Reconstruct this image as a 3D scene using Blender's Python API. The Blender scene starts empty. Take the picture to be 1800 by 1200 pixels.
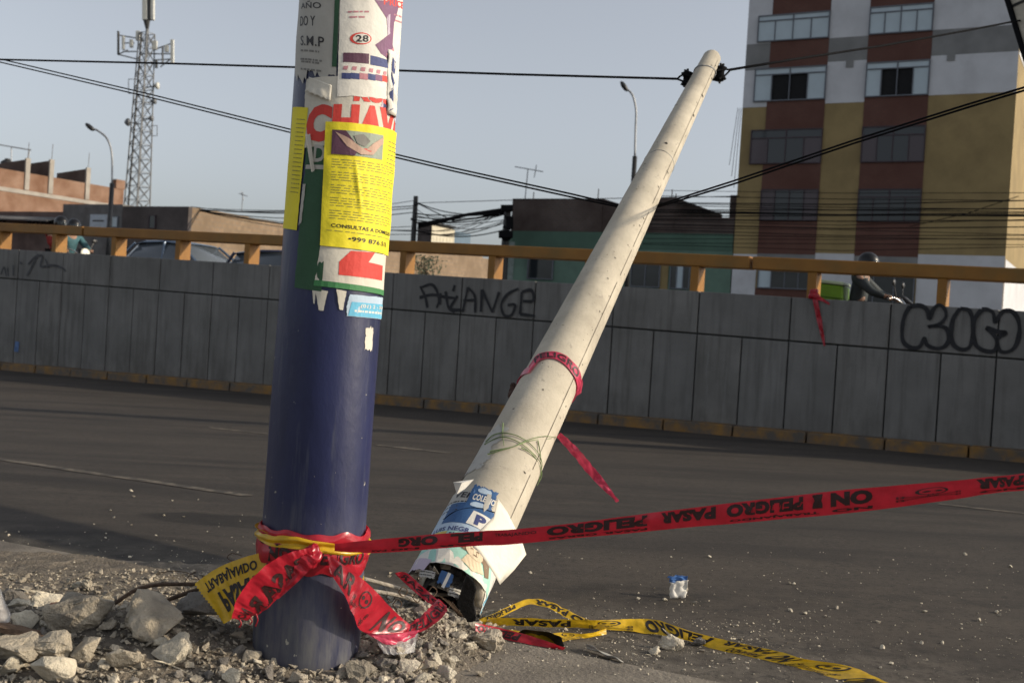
import bpy, bmesh, math, random
from mathutils import Vector as V, Matrix, noise
random.seed(7)
R = math.radians
sc = bpy.context.scene
col = sc.collection

# ------------------------------------------------------------------ camera
F = 2000.0                      # focal length in photo pixels (1800 wide)
CAM = V((0, 0, 1.25))
ROLL, PITCH = R(3.5), R(-0.72)
fw = V((0, math.cos(PITCH), math.sin(PITCH)))
rt0 = V((1, 0, 0)); up0 = rt0.cross(fw)
rt = rt0 * math.cos(ROLL) + up0 * math.sin(ROLL)
up = up0 * math.cos(ROLL) - rt0 * math.sin(ROLL)
cd = bpy.data.cameras.new('camera'); cam = bpy.data.objects.new('camera', cd); col.objects.link(cam)
cd.sensor_width = 36; cd.lens = 36 * F / 1800; cd.clip_end = 3000; cd.clip_start = 0.05
cam.matrix_world = Matrix(((rt.x, up.x, -fw.x, 0), (rt.y, up.y, -fw.y, 0), (rt.z, up.z, -fw.z, CAM.z), (0, 0, 0, 1)))
cd.dof.use_dof = True; cd.dof.focus_distance = 4.9; cd.dof.aperture_fstop = 4.5
sc.camera = cam
sc.render.resolution_x = 1024; sc.render.resolution_y = 682

# ------------------------------------------------------------------ world, sun, exposure
SUN_AZ, SUN_EL = R(-5), R(22.5)          # azimuth measured from +X towards +Y
sund = V((math.cos(SUN_AZ) * math.cos(SUN_EL), math.sin(SUN_AZ) * math.cos(SUN_EL), math.sin(SUN_EL)))
wd = bpy.data.worlds.new('World'); sc.world = wd; wd.use_nodes = True
nt = wd.node_tree; nt.nodes.clear()
sky = nt.nodes.new('ShaderNodeTexSky'); sky.sky_type = 'NISHITA'; sky.sun_disc = False
sky.sun_elevation = SUN_EL; sky.sun_rotation = R(90) - SUN_AZ
sky.air_density = 1.0; sky.dust_density = 2.5; sky.ozone_density = 3.5; sky.altitude = 100
hsv = nt.nodes.new('ShaderNodeHueSaturation'); hsv.inputs['Saturation'].default_value = 0.33
bg = nt.nodes.new('ShaderNodeBackground'); bg.inputs[1].default_value = 0.069
wo = nt.nodes.new('ShaderNodeOutputWorld')
nt.links.new(sky.outputs[0], hsv.inputs['Color']); nt.links.new(hsv.outputs[0], bg.inputs[0]); nt.links.new(bg.outputs[0], wo.inputs[0])
sl = bpy.data.lights.new('sun', 'SUN'); sun = bpy.data.objects.new('sun', sl); col.objects.link(sun)
sl.energy = 1.6; sl.angle = R(1.2); sl.color = (1.0, 0.86, 0.66)
sun.rotation_euler = (-sund).to_track_quat('-Z', 'Y').to_euler(); sun.location = (20, 0, 20)
sc.view_settings.view_transform = 'Standard'; sc.view_settings.look = 'None'
sc.view_settings.exposure = 1.25; sc.view_settings.gamma = 1.0; sc.view_settings.use_curve_mapping = False

# ------------------------------------------------------------------ helpers: the place's own frame
def ray(px, py): return fw + rt * ((px - 900) / F) - up * ((py - 600) / F)
def at(px, py, d): return CAM + ray(px, py) * d
def on_z(px, py, z=0.0):
    r = ray(px, py); return CAM + r * ((z - CAM.z) / r.z)
PR = at(1800, 813, 13.7); PL = at(0, 650, 22.6)     # foot of the far kerb, right and left
dd = (PR - PL); dd.z = 0; SPAN = dd.length
U = dd.normalized(); N = V((-U.y, U.x, 0))           # along the road, and away from the camera
Z = V((0, 0, 1))
W0 = V((PL.x, PL.y, 0))
def W(s, t, z): return W0 + U * s + N * t + Z * z
def on_t(px, py, t):
    r = ray(px, py); k = (t - (CAM - W0).dot(N)) / r.dot(N); p = CAM + r * k
    return (p - W0).dot(U), p.z, p
def st(p): return (p - W0).dot(U), (p - W0).dot(N)
def zbase(s): return PL.z + (PR.z - PL.z) * s / SPAN
WT = 0.30                                             # wall face offset behind kerb face
sa, za, _ = on_t(0, 437, WT); sb, zb, _ = on_t(1800, 547, WT)
def ztop(s): return za + (zb - za) * (s - sa) / (sb - sa)
# road plane through both kerb feet and a point at the sidewalk
P3 = V((-0.6, 3.9, 0.0)); pn = (PL - PR).cross(P3 - PR).normalized()
def zroad(x, y): return PR.z - (pn.x * (x - PR.x) + pn.y * (y - PR.y)) / pn.z

# ------------------------------------------------------------------ helpers: objects
def wloc(o):
    l = V((0, 0, 0))
    while o is not None: l = l + o.location; o = o.parent
    return l
def tag(o, label=None, cat=None, group=None, kind=None):
    if label: o['label'] = label
    if cat: o['category'] = cat
    if group: o['group'] = group
    if kind: o['kind'] = kind
    return o
def thing(name, loc, label, cat, group=None):
    o = bpy.data.objects.new(name, None); o.empty_display_size = 0.1; col.objects.link(o); o.location = loc
    return tag(o, label, cat, group)
class MB:
    def __init__(s): s.v = []; s.f = []
    def add(s, vs, fs):
        b = len(s.v); s.v += [V(p) for p in vs]; s.f += [tuple(i + b for i in f) for f in fs]; return s
    def hexa(s, p):      # 8 points: bottom 4 ccw, top 4 ccw
        return s.add(p, [(3, 2, 1, 0), (4, 5, 6, 7), (0, 1, 5, 4), (1, 2, 6, 5), (2, 3, 7, 6), (3, 0, 4, 7)])
    def fbox(s, s0, s1, t0, t1, z0, z1):
        return s.hexa([W(s0, t0, z0), W(s1, t0, z0), W(s1, t1, z0), W(s0, t1, z0), W(s0, t0, z1), W(s1, t0, z1), W(s1, t1, z1), W(s0, t1, z1)])
    def box(s, c, sx, sy, sz, X=V((1, 0, 0)), Y=V((0, 1, 0)), ZZ=V((0, 0, 1))):
        c = V(c); a, b, d = X * sx / 2, Y * sy / 2, ZZ * sz / 2
        return s.hexa([c - a - b - d, c + a - b - d, c + a + b - d, c - a + b - d, c - a - b + d, c + a - b + d, c + a + b + d, c - a + b + d])
    def tube(s, pts, r, n=8, cap=True):
        pts = [V(p) for p in pts]; m = len(pts); rr = r if isinstance(r, (list, tuple)) else [r] * m
        t0 = (pts[1] - pts[0]).normalized(); a = t0.orthogonal().normalized(); vs = []
        for i, p in enumerate(pts):
            t = (pts[min(i + 1, m - 1)] - pts[max(i - 1, 0)]).normalized()
            a = (a - t * a.dot(t)).normalized(); b = t.cross(a)
            for k in range(n):
                q = 2 * math.pi * k / n; vs.append(p + (a * math.cos(q) + b * math.sin(q)) * rr[i])
        fs = [(i * n + k, i * n + (k + 1) % n, (i + 1) * n + (k + 1) % n, (i + 1) * n + k) for i in range(m - 1) for k in range(n)]
        if cap: fs += [tuple(range(n - 1, -1, -1)), tuple((m - 1) * n + k for k in range(n))]
        return s.add(vs, fs)
    def ball(s, c, rx, ry=None, rz=None, nu=12, nv=8, X=V((1, 0, 0)), Y=V((0, 1, 0)), ZZ=V((0, 0, 1)), zmin=-1.0, zmax=1.0):
        ry = ry or rx; rz = rz or rx; c = V(c); vs = []
        p0, p1 = math.asin(max(-1, zmin)), math.asin(min(1, zmax))
        for j in range(nv + 1):
            ph = p0 + (p1 - p0) * j / nv
            for i in range(nu):
                th = 2 * math.pi * i / nu
                vs.append(c + X * (rx * math.cos(ph) * math.cos(th)) + Y * (ry * math.cos(ph) * math.sin(th)) + ZZ * (rz * math.sin(ph)))
        return s.add(vs, [(j * nu + i, j * nu + (i + 1) % nu, (j + 1) * nu + (i + 1) % nu, (j + 1) * nu + i) for j in range(nv) for i in range(nu)])
    def prism(s, poly, d):   # planar polygon of 3-D points extruded by vector d
        n = len(poly); p = [V(q) for q in poly]; d = V(d)
        return s.add(p + [q + d for q in p], [tuple(range(n - 1, -1, -1)), tuple(range(n, 2 * n))] + [(i, (i + 1) % n, n + (i + 1) % n, n + i) for i in range(n)])
    def grid(s, fn, nu, nv):
        vs = [fn(i / nu, j / nv) for j in range(nv + 1) for i in range(nu + 1)]; w = nu + 1
        return s.add(vs, [(j * w + i, j * w + i + 1, (j + 1) * w + i + 1, (j + 1) * w + i) for j in range(nv) for i in range(nu)])
    def build(s, name, mat, parent=None, smooth=False, thick=0, bevel=0, origin=None):
        if parent is not None: o0 = wloc(parent)
        elif origin is not None: o0 = V(origin)
        else:
            xs = [p.x for p in s.v]; ys = [p.y for p in s.v]; zs = [p.z for p in s.v]
            o0 = V(((min(xs) + max(xs)) / 2, (min(ys) + max(ys)) / 2, min(zs)))
        me = bpy.data.meshes.new(name); me.from_pydata([p - o0 for p in s.v], [], s.f)
        if bevel or True:
            bm = bmesh.new(); bm.from_mesh(me)
            bmesh.ops.recalc_face_normals(bm, faces=bm.faces)
            if bevel: bmesh.ops.bevel(bm, geom=bm.edges[:], offset=bevel, segments=1, affect='EDGES')
            bm.to_mesh(me); bm.free()
        me.update()
        if mat: me.materials.append(mat)
        if smooth: me.polygons.foreach_set('use_smooth', [True] * len(me.polygons))
        o = bpy.data.objects.new(name, me); col.objects.link(o)
        if parent is not None: o.parent = parent
        else: o.location = o0
        if thick:
            md = o.modifiers.new('thickness', 'SOLIDIFY'); md.thickness = thick; md.offset = 0
        return o

def spline(pts, n):     # Catmull-Rom through 3-D points, n samples per span
    pts = [V(p) for p in pts]; out = []
    P = [pts[0] * 2 - pts[1]] + pts + [pts[-1] * 2 - pts[-2]]
    for i in range(1, len(P) - 2):
        for k in range(n):
            t = k / n; a, b, c, d = P[i - 1], P[i], P[i + 1], P[i + 2]
            out.append(0.5 * ((2 * b) + (c - a) * t + (2 * a - 5 * b + 4 * c - d) * t * t + (3 * b - a - 3 * c + d) * t ** 3))
    out.append(pts[-1]); return out

# ------------------------------------------------------------------ helpers: materials
def nd(t, kind, **kw):
    n = t.nodes.new('ShaderNode' + kind)
    for k, v in kw.items(): setattr(n, k, v)
    return n
def mixc(t, fac, a, b, mode='MIX'):
    m = nd(t, 'Mix', data_type='RGBA', blend_type=mode)
    for sock, val in ((m.inputs[0], fac), (m.inputs[6], a), (m.inputs[7], b)):
        if isinstance(val, bpy.types.NodeSocket): t.links.new(val, sock)
        elif isinstance(val, (int, float)): sock.default_value = val
        else: sock.default_value = (*val[:3], 1)
    return m.outputs[2]
def noisef(t, vec, scale, detail=4, rough=0.55, lo=0.35, hi=0.65, dist=0.0):
    n = nd(t, 'TexNoise'); n.inputs['Scale'].default_value = scale; n.inputs['Detail'].default_value = detail
    n.inputs['Roughness'].default_value = rough; n.inputs['Distortion'].default_value = dist
    t.links.new(vec, n.inputs['Vector'])
    r = nd(t, 'MapRange'); r.inputs[1].default_value = lo; r.inputs[2].default_value = hi; t.links.new(n.outputs[0], r.inputs[0])
    return r.outputs[0]
def posvec(t, scale=(1, 1, 1)):
    g = nd(t, 'NewGeometry'); m = nd(t, 'Mapping'); m.inputs['Scale'].default_value = scale
    t.links.new(g.outputs['Position'], m.inputs['Vector']); return m.outputs[0]
def bumpn(t, bsdf, hsock, strength, distance=0.02):
    b = nd(t, 'Bump'); b.inputs['Strength'].default_value = strength; b.inputs['Distance'].default_value = distance
    t.links.new(hsock, b.inputs['Height']); t.links.new(b.outputs[0], bsdf.inputs['Normal'])
def newmat(name):
    m = bpy.data.materials.new(name); m.use_nodes = True; t = m.node_tree
    return m, t, t.nodes['Principled BSDF']
def M(name, c, rough=0.8, var=0.18, scale=6, bump=0.0, bscale=60, metal=0.0, dirt=None, dscale=2.0, dlo=0.5, dhi=0.7, stretch=(1, 1, 1), spec=0.4, trans=0.0, sss=0):
    m, t, b = newmat(name)
    v = posvec(t, stretch)
    f = noisef(t, v, scale, 6)
    c1 = tuple(x * (1 - var) for x in c); c2 = tuple(min(1, x * (1 + var)) for x in c)
    cc = mixc(t, f, c1, c2)
    if dirt:
        df = noisef(t, v, dscale, 7, 0.65, dlo, dhi); cc = mixc(t, df, cc, dirt)
    t.links.new(cc, b.inputs['Base Color'])
    b.inputs['Roughness'].default_value = rough; b.inputs['Metallic'].default_value = metal
    b.inputs['Specular IOR Level'].default_value = spec
    if trans: b.inputs['Transmission Weight'].default_value = trans
    if bump: bumpn(t, b, noisef(t, v, bscale, 5, 0.6, 0.2, 0.8), bump)
    return m
def brickmat(name, axis, c1, c2, mortar, bw=0.25, bh=0.10, bump=0.4, msize=0.02, dirt=None):
    m, t, b = newmat(name)
    g = nd(t, 'NewGeometry'); dt = nd(t, 'VectorMath', operation='DOT_PRODUCT'); dt.inputs[1].default_value = tuple(axis)
    t.links.new(g.outputs['Position'], dt.inputs[0])
    sx = nd(t, 'SeparateXYZ'); t.links.new(g.outputs['Position'], sx.inputs[0])
    cx = nd(t, 'CombineXYZ'); t.links.new(dt.outputs['Value'], cx.inputs[0]); t.links.new(sx.outputs[2], cx.inputs[1])
    br = nd(t, 'TexBrick'); t.links.new(cx.outputs[0], br.inputs['Vector'])
    br.inputs['Color1'].default_value = (*c1, 1); br.inputs['Color2'].default_value = (*c2, 1); br.inputs['Mortar'].default_value = (*mortar, 1)
    br.inputs['Scale'].default_value = 1; br.inputs['Mortar Size'].default_value = msize; br.inputs['Brick Width'].default_value = bw; br.inputs['Row Height'].default_value = bh
    f = noisef(t, g.outputs['Position'], 0.7, 6); cc = mixc(t, f, br.outputs['Color'], tuple(x * 0.6 for x in c1))
    if dirt: cc = mixc(t, noisef(t, g.outputs['Position'], 2.2, 6, 0.6, 0.5, 0.7), cc, dirt)
    t.links.new(cc, b.inputs['Base Color']); b.inputs['Roughness'].default_value = 0.9
    bumpn(t, b, br.outputs['Fac'], -bump, 0.02)
    return m

# asphalt: worn, dusty towards the rubble, with dark patches
def patchmask(t, vec, c, rx, ry, ang, soft=0.35):
    mp = nd(t, 'Mapping', vector_type='TEXTURE'); mp.inputs['Location'].default_value = c; mp.inputs['Rotation'].default_value = (0, 0, ang); mp.inputs['Scale'].default_value = (rx, ry, 50)
    t.links.new(vec, mp.inputs['Vector'])
    l = nd(t, 'VectorMath', operation='LENGTH'); t.links.new(mp.outputs[0], l.inputs[0])
    n = nd(t, 'TexNoise'); n.inputs['Scale'].default_value = 3.0; n.inputs['Detail'].default_value = 5; t.links.new(vec, n.inputs['Vector'])
    a = nd(t, 'Math', operation='MULTIPLY_ADD'); a.inputs[1].default_value = 0.9; t.links.new(n.outputs[0], a.inputs[0]); t.links.new(l.outputs['Value'], a.inputs[2])
    r = nd(t, 'MapRange'); r.inputs[1].default_value = 1.45 + soft; r.inputs[2].default_value = 1.45 - soft * 0.3; t.links.new(a.outputs[0], r.inputs[0])
    return r.outputs[0]
def asphalt():
    m, t, b = newmat('asphalt'); g = nd(t, 'NewGeometry'); p = g.outputs['Position']
    c = mixc(t, noisef(t, p, 0.9, 8, 0.65, 0.3, 0.7), (0.031, 0.0250, 0.0195), (0.062, 0.0500, 0.0385))
    c = mixc(t, noisef(t, p, 180, 3, 0.6, 0.45, 0.75), c, (0.095, 0.083, 0.07))         # grit
    c = mixc(t, noisef(t, p, 260, 2, 0.5, 0.52, 0.7), c, (0.022, 0.02, 0.019))
    st_ = nd(t, 'Mapping'); st_.inputs['Rotation'].default_value = (0, 0, -math.atan2(U.y, U.x)); st_.inputs['Scale'].default_value = (0.12, 1.3, 1)
    t.links.new(p, st_.inputs['Vector'])
    c = mixc(t, noisef(t, st_.outputs[0], 1.6, 6, 0.6, 0.47, 0.68), c, (0.023, 0.0195, 0.017))  # tyre tracks
    c = mixc(t, noisef(t, st_.outputs[0], 2.7, 7, 0.7, 0.52, 0.8, 0.6), c, (0.075, 0.062, 0.048))  # dust drifts
    c = mixc(t, noisef(t, p, 3.3, 8, 0.75, 0.56, 0.75, 0.8), c, (0.024, 0.02, 0.017))
    for (px, py, rx, ry, a, k) in ((405, 906, 0.50, 0.20, -0.13, 0.9), (190, 950, 0.75, 0.35, -0.2, 0.6), (1080, 1045, 0.42, 0.24, -0.1, 0.7), (60, 975, 0.5, 0.25, 0.1, 0.6), (120, 835, 1.1, 0.2, -0.3, 0.35)):  # dark patches; some paint in the leaning pole's cast shadow
        q = on_z(px, py, 0); mk = patchmask(t, p, (q.x, q.y, 0), rx, ry, a, 0.16)
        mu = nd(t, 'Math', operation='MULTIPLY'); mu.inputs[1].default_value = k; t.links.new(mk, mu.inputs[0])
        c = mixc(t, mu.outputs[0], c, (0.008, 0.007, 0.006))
    q = on_z(300, 1060, 0); mk = patchmask(t, p, (q.x, q.y, 0), 2.6, 0.75, -0.35, 0.6)
    mu = nd(t, 'Math', operation='MULTIPLY'); t.links.new(mk, mu.inputs[0]); t.links.new(noisef(t, p, 7, 6, 0.7, 0.35, 0.7), mu.inputs[1])
    c = mixc(t, mu.outputs[0], c, (0.17, 0.15, 0.12))                                       # cement dust
    q = on_z(1150, 1150, 0); mk = patchmask(t, p, (q.x, q.y, 0), 1.5, 0.5, -0.3, 0.6)
    mu = nd(t, 'Math', operation='MULTIPLY'); t.links.new(mk, mu.inputs[0]); t.links.new(noisef(t, p, 9, 6, 0.7, 0.4, 0.75), mu.inputs[1])
    c = mixc(t, mu.outputs[0], c, (0.16, 0.14, 0.115))
    q = on_z(1300, 1060, 0); mk = patchmask(t, p, (q.x, q.y, 0), 2.6, 0.9, -0.35, 0.7)
    mu = nd(t, 'Math', operation='MULTIPLY'); t.links.new(mk, mu.inputs[0]); t.links.new(noisef(t, p, 5, 8, 0.75, 0.3, 0.8), mu.inputs[1])
    c = mixc(t, mu.outputs[0], c, (0.085, 0.07, 0.054))
    c = mixc(t, noisef(t, p, 28, 5, 0.7, 0.5, 0.72), c, (0.024, 0.02, 0.017))
    vo = nd(t, 'TexVoronoi', feature='DISTANCE_TO_EDGE'); vo.inputs['Scale'].default_value = 0.55
    ds = nd(t, 'VectorMath', operation='ADD'); nn = nd(t, 'TexNoise'); nn.inputs['Scale'].default_value = 2.5; nn.inputs['Detail'].default_value = 5
    t.links.new(p, nn.inputs['Vector']); t.links.new(p, ds.inputs[0]); t.links.new(nn.outputs['Color'], ds.inputs[1]); t.links.new(ds.outputs[0], vo.inputs['Vector'])
    cr = nd(t, 'MapRange'); cr.inputs[1].default_value = 0.0; cr.inputs[2].default_value = 0.006; cr.inputs[3].default_value = 0.7; cr.inputs[4].default_value = 0; t.links.new(vo.outputs[0], cr.inputs[0])
    c = mixc(t, cr.outputs[0], c, (0.025, 0.022, 0.02))
    t.links.new(c, b.inputs['Base Color']); b.inputs['Roughness'].default_value = 0.85; b.inputs['Specular IOR Level'].default_value = 0.3
    bumpn(t, b, noisef(t, p, 150, 4, 0.7, 0.2, 0.8), 0.5, 0.006)
    return m
def wallmat():
    m, t, b = newmat('wall_concrete'); g = nd(t, 'NewGeometry'); p = g.outputs['Position']
    oi = nd(t, 'ObjectInfo')
    c = mixc(t, noisef(t, p, 1.3, 7, 0.6), (0.155, 0.149, 0.136), (0.225, 0.216, 0.200))
    c = mixc(t, noisef(t, posvec(t, (5, 5, 0.35)), 2.2, 6, 0.6, 0.48, 0.75), c, (0.108, 0.102, 0.091))     # runs
    c = mixc(t, noisef(t, posvec(t, (9, 9, 0.6)), 2.0, 5, 0.6, 0.6, 0.8), c, (0.235, 0.232, 0.225))
    sx = nd(t, 'SeparateXYZ'); t.links.new(p, sx.inputs[0])
    dz = nd(t, 'MapRange'); dz.inputs[1].default_value = 0.75; dz.inputs[2].default_value = -0.1; t.links.new(sx.outputs[2], dz.inputs[0])
    mu = nd(t, 'Math', operation='MULTIPLY'); t.links.new(dz.outputs[0], mu.inputs[0]); t.links.new(noisef(t, posvec(t, (1, 1, 0.4)), 2.4, 6, 0.7, 0.38, 0.68), mu.inputs[1])
    c = mixc(t, mu.outputs[0], c, (0.085, 0.078, 0.068))                                   # road splash
    r = nd(t, 'MapRange'); r.inputs[3].default_value = 0.0; r.inputs[4].default_value = 0.28; t.links.new(oi.outputs['Random'], r.inputs[0])
    c = mixc(t, r.outputs[0], c, (0.15, 0.15, 0.148))
    t.links.new(c, b.inputs['Base Color']); b.inputs['Roughness'].default_value = 0.88
    bumpn(t, b, noisef(t, p, 35, 6, 0.65, 0.2, 0.8), 0.25, 0.01)
    return m
def worn(name, c, under, scale=5, lo=0.45, hi=0.6, rough=0.6, var=0.15, stretch=(1, 1, 1), bump=0.15):
    return M(name, c, rough, var, 3, bump, 40, dirt=under, dscale=scale, dlo=lo, dhi=hi, stretch=stretch)
def bluemat():
    m, t, b = newmat('blue_paint'); g = nd(t, 'NewGeometry'); p = g.outputs['Position']
    c = mixc(t, noisef(t, posvec(t, (1, 1, 0.25)), 7, 7, 0.6), (0.0075, 0.011, 0.048), (0.013, 0.018, 0.075))
    c = mixc(t, noisef(t, posvec(t, (14, 14, 1.1)), 2.5, 6, 0.65, 0.56, 0.72), c, (0.045, 0.05, 0.085))    # scuffs running down
    sx = nd(t, 'SeparateXYZ'); t.links.new(p, sx.inputs[0])
    dz = nd(t, 'MapRange'); dz.inputs[1].default_value = 0.62; dz.inputs[2].default_value = 0.12; t.links.new(sx.outputs[2], dz.inputs[0])
    mu = nd(t, 'Math', operation='MULTIPLY'); t.links.new(dz.outputs[0], mu.inputs[0]); t.links.new(noisef(t, posvec(t, (8, 8, 1.2)), 2.6, 7, 0.7, 0.3, 0.62), mu.inputs[1])
    c = mixc(t, mu.outputs[0], c, (0.115, 0.115, 0.12))                                    # cement dust at the foot
    vo = noisef(t, p, 38, 3, 0.5, 0.735, 0.75); c = mixc(t, vo, c, (0.35, 0.33, 0.27))      # chips
    t.links.new(c, b.inputs['Base Color'])
    rr = nd(t, 'MapRange'); rr.inputs[3].default_value = 0.42; rr.inputs[4].default_value = 0.8; t.links.new(mu.outputs[0], rr.inputs[0]); t.links.new(rr.outputs[0], b.inputs['Roughness'])
    bumpn(t, b, noisef(t, posvec(t, (1, 1, 0.5)), 25, 5, 0.6, 0.2, 0.8), 0.12, 0.01)
    return m
def polemat():
    m, t, b = newmat('pole_concrete'); g = nd(t, 'NewGeometry'); p = g.outputs['Position']
    c = mixc(t, noisef(t, p, 4, 7, 0.65), (0.41, 0.365, 0.285), (0.53, 0.475, 0.375))
    c = mixc(t, noisef(t, p, 1.4, 6, 0.7, 0.52, 0.75), c, (0.32, 0.285, 0.225))
    c = mixc(t, noisef(t, p, 45, 3, 0.6, 0.69, 0.73), c, (0.10, 0.09, 0.08))
    c = mixc(t, noisef(t, p, 14, 6, 0.75, 0.60, 0.68), c, (0.33, 0.295, 0.24))
    t.links.new(c, b.inputs['Base Color']); b.inputs['Roughness'].default_value = 0.9
    bumpn(t, b, noisef(t, p, 50, 5, 0.7, 0.2, 0.8), 0.25, 0.006)
    return m
def tapemat(name, c, tr=0.25, rough=0.28):
    m, t, b = newmat(name); g = nd(t, 'NewGeometry'); p = g.outputs['Position']
    cc = mixc(t, noisef(t, p, 25, 4), tuple(x * 0.85 for x in c), tuple(min(1, x * 1.12) for x in c))
    t.links.new(cc, b.inputs['Base Color']); b.inputs['Roughness'].default_value = rough
    tl = nd(t, 'BsdfTranslucent'); t.links.new(cc, tl.inputs[0]); mx = nd(t, 'MixShader'); mx.inputs[0].default_value = tr
    t.links.new(b.outputs[0], mx.inputs[1]); t.links.new(tl.outputs[0], mx.inputs[2]); t.links.new(mx.outputs[0], t.nodes['Material Output'].inputs[0])
    bumpn(t, b, noisef(t, posvec(t, (1, 1, 1)), 18, 3, 0.5, 0.2, 0.8), 0.16, 0.01)
    return m
def glassmat(name, c, rough=0.08):
    m, t, b = newmat(name); g = nd(t, 'NewGeometry'); oi = nd(t, 'ObjectInfo')
    r = nd(t, 'MapRange'); r.inputs[3].default_value = 0; r.inputs[4].default_value = 0.35; t.links.new(oi.outputs['Random'], r.inputs[0])
    cc = mixc(t, r.outputs[0], c, tuple(x * 0.6 for x in c)); t.links.new(cc, b.inputs['Base Color'])
    b.inputs['Roughness'].default_value = rough; b.inputs['Specular IOR Level'].default_value = 0.45
    bumpn(t, b, noisef(t, g.outputs['Position'], 1.1, 2), 0.03, 0.05); return m

MT = dict(
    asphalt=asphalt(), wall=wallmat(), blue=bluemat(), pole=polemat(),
    joint=M('wall_core', (0.07, 0.07, 0.068), 0.95), kerb=worn('kerb_paint', (0.23, 0.115, 0.02), (0.085, 0.07, 0.055), 4, 0.36, 0.60),
    rail=M('rail_paint', (0.28, 0.125, 0.018), 0.55, 0.15, 2.5, 0.08, 30, dirt=(0.20, 0.12, 0.03), dscale=1.8, dlo=0.5, dhi=0.75),
    sidewalk=M('sidewalk_concrete', (0.20, 0.175, 0.14), 0.92, 0.2, 3, 0.4, 55, dirt=(0.11, 0.095, 0.08), dscale=2.5, dlo=0.45, dhi=0.7),
    line=worn('road_line', (0.15, 0.125, 0.095), (0.045, 0.038, 0.031), 9, 0.38, 0.56, 0.85),
    rock=M('concrete_rubble', (0.42, 0.365, 0.28), 0.95, 0.25, 9, 0.7, 70, dirt=(0.20, 0.175, 0.14), dscale=5, dlo=0.45, dhi=0.7),
    rockb=M('pale_rubble', (0.60, 0.535, 0.415), 0.95, 0.2, 9, 0.7, 60, dirt=(0.27, 0.24, 0.19), dscale=7, dlo=0.5, dhi=0.68),
    rockc=M('dark_rubble', (0.20, 0.18, 0.155), 0.95, 0.25, 8, 0.7, 65),
    soil=M('rubble_dust', (0.21, 0.175, 0.132), 0.97, 0.3, 14, 0.9, 60, dirt=(0.11, 0.095, 0.078), dscale=6, dlo=0.42, dhi=0.65),
    red=tapemat('red_tape', (0.46, 0.016, 0.032)), pink=tapemat('faded_tape', (0.62, 0.06, 0.12)), yel=tapemat('yellow_tape', (0.70, 0.44, 0.018)),
    ink=M('black_ink', (0.018, 0.014, 0.013), 0.5, 0.2), inkred=M('dark_ink', (0.035, 0.012, 0.012), 0.5, 0.2),
    graf=M('spray_paint', (0.018, 0.018, 0.02), 0.7, 0.3, 12), grafold=M('old_spray_paint', (0.075, 0.075, 0.078), 0.8, 0.4, 8), blue_spray=M('blue_spray', (0.10, 0.17, 0.33), 0.8, 0.3, 9),
    steel=M('dark_steel', (0.05, 0.05, 0.05), 0.5, 0.2, metal=0.6), galv=M('galvanised', (0.30, 0.31, 0.32), 0.5, 0.15, metal=0.5), rust=M('rusty_rebar', (0.11, 0.07, 0.045), 0.85, 0.3, 30, 0.6, 120),
    rebar=M('dusty_rebar', (0.36, 0.32, 0.26), 0.9, 0.25, 40, 0.6, 150), cable=M('cable_black', (0.010, 0.010, 0.011), 0.95, 0.1, spec=0.05), tower=M('tower_steel', (0.16, 0.165, 0.17), 0.6, 0.2), antenna=M('antenna_shell', (0.55, 0.55, 0.50), 0.5, 0.1),
    grass=M('green_fibre', (0.16, 0.22, 0.09), 0.7, 0.3, 20), char=M('charred', (0.012, 0.011, 0.010), 0.9, 0.5, 40, 0.8, 80),
)
# ================================================================== THE SETTING
# near road sheet (slightly tilted plane), sidewalk, far terrace
def sheet(name, pts, mat, sub=1):
    o = MB().add(pts, [tuple(range(len(pts)))]).build(name, mat, origin=(0, 0, 0)); tag(o, kind='structure'); return o
def rp(s, t, dz=0): p = W(s, t, 0); return V((p.x, p.y, zroad(p.x, p.y) + dz))
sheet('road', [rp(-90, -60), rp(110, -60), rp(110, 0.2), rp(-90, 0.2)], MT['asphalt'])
FAR = 0.95                                              # far road lies this much below the wall top
def zfar(s): return ztop(max(-25, min(45, s))) - FAR
fr = M('far_asphalt', (0.07, 0.066, 0.06), 0.9, 0.2, 2)
g0 = []
mbf = MB()
ss = [-700, -25, 45, 700]
mbf.add([W(s, t, zfar(s)) for s in ss for t in (WT + 0.16, 900)], [(0, 2, 3, 1), (2, 4, 5, 3), (4, 6, 7, 5)])
tag(mbf.build('elevated_road', fr, origin=(0, 0, 0)), kind='structure')
# road lines
def linedash(a, b, w=0.10):
    pa, pb = on_z(*a), on_z(*b); s0, t0 = st(pa); s1, t1 = st(pb); tm = (t0 + t1) / 2; n = max(2, int(abs(s1 - s0) / 0.4)); vs = []
    for i in range(n + 1):
        s = s0 + (s1 - s0) * i / n
        vs += [rp(s, tm - w / 2 + random.uniform(-.012, .012), 0.004), rp(s, tm + w / 2 + random.uniform(-.012, .012), 0.004)]
    o = MB().add(vs, [(2 * i, 2 * i + 2, 2 * i + 3, 2 * i + 1) for i in range(n)]).build('lane_line', MT['line'], origin=(0, 0, 0)); tag(o, kind='structure')
linedash((-150, 775), (465, 858), 0.09); linedash((365, 738), (480, 751)); linedash((660, 772), (795, 787)); linedash((1650, 885), (1830, 909), 0.09)

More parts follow.
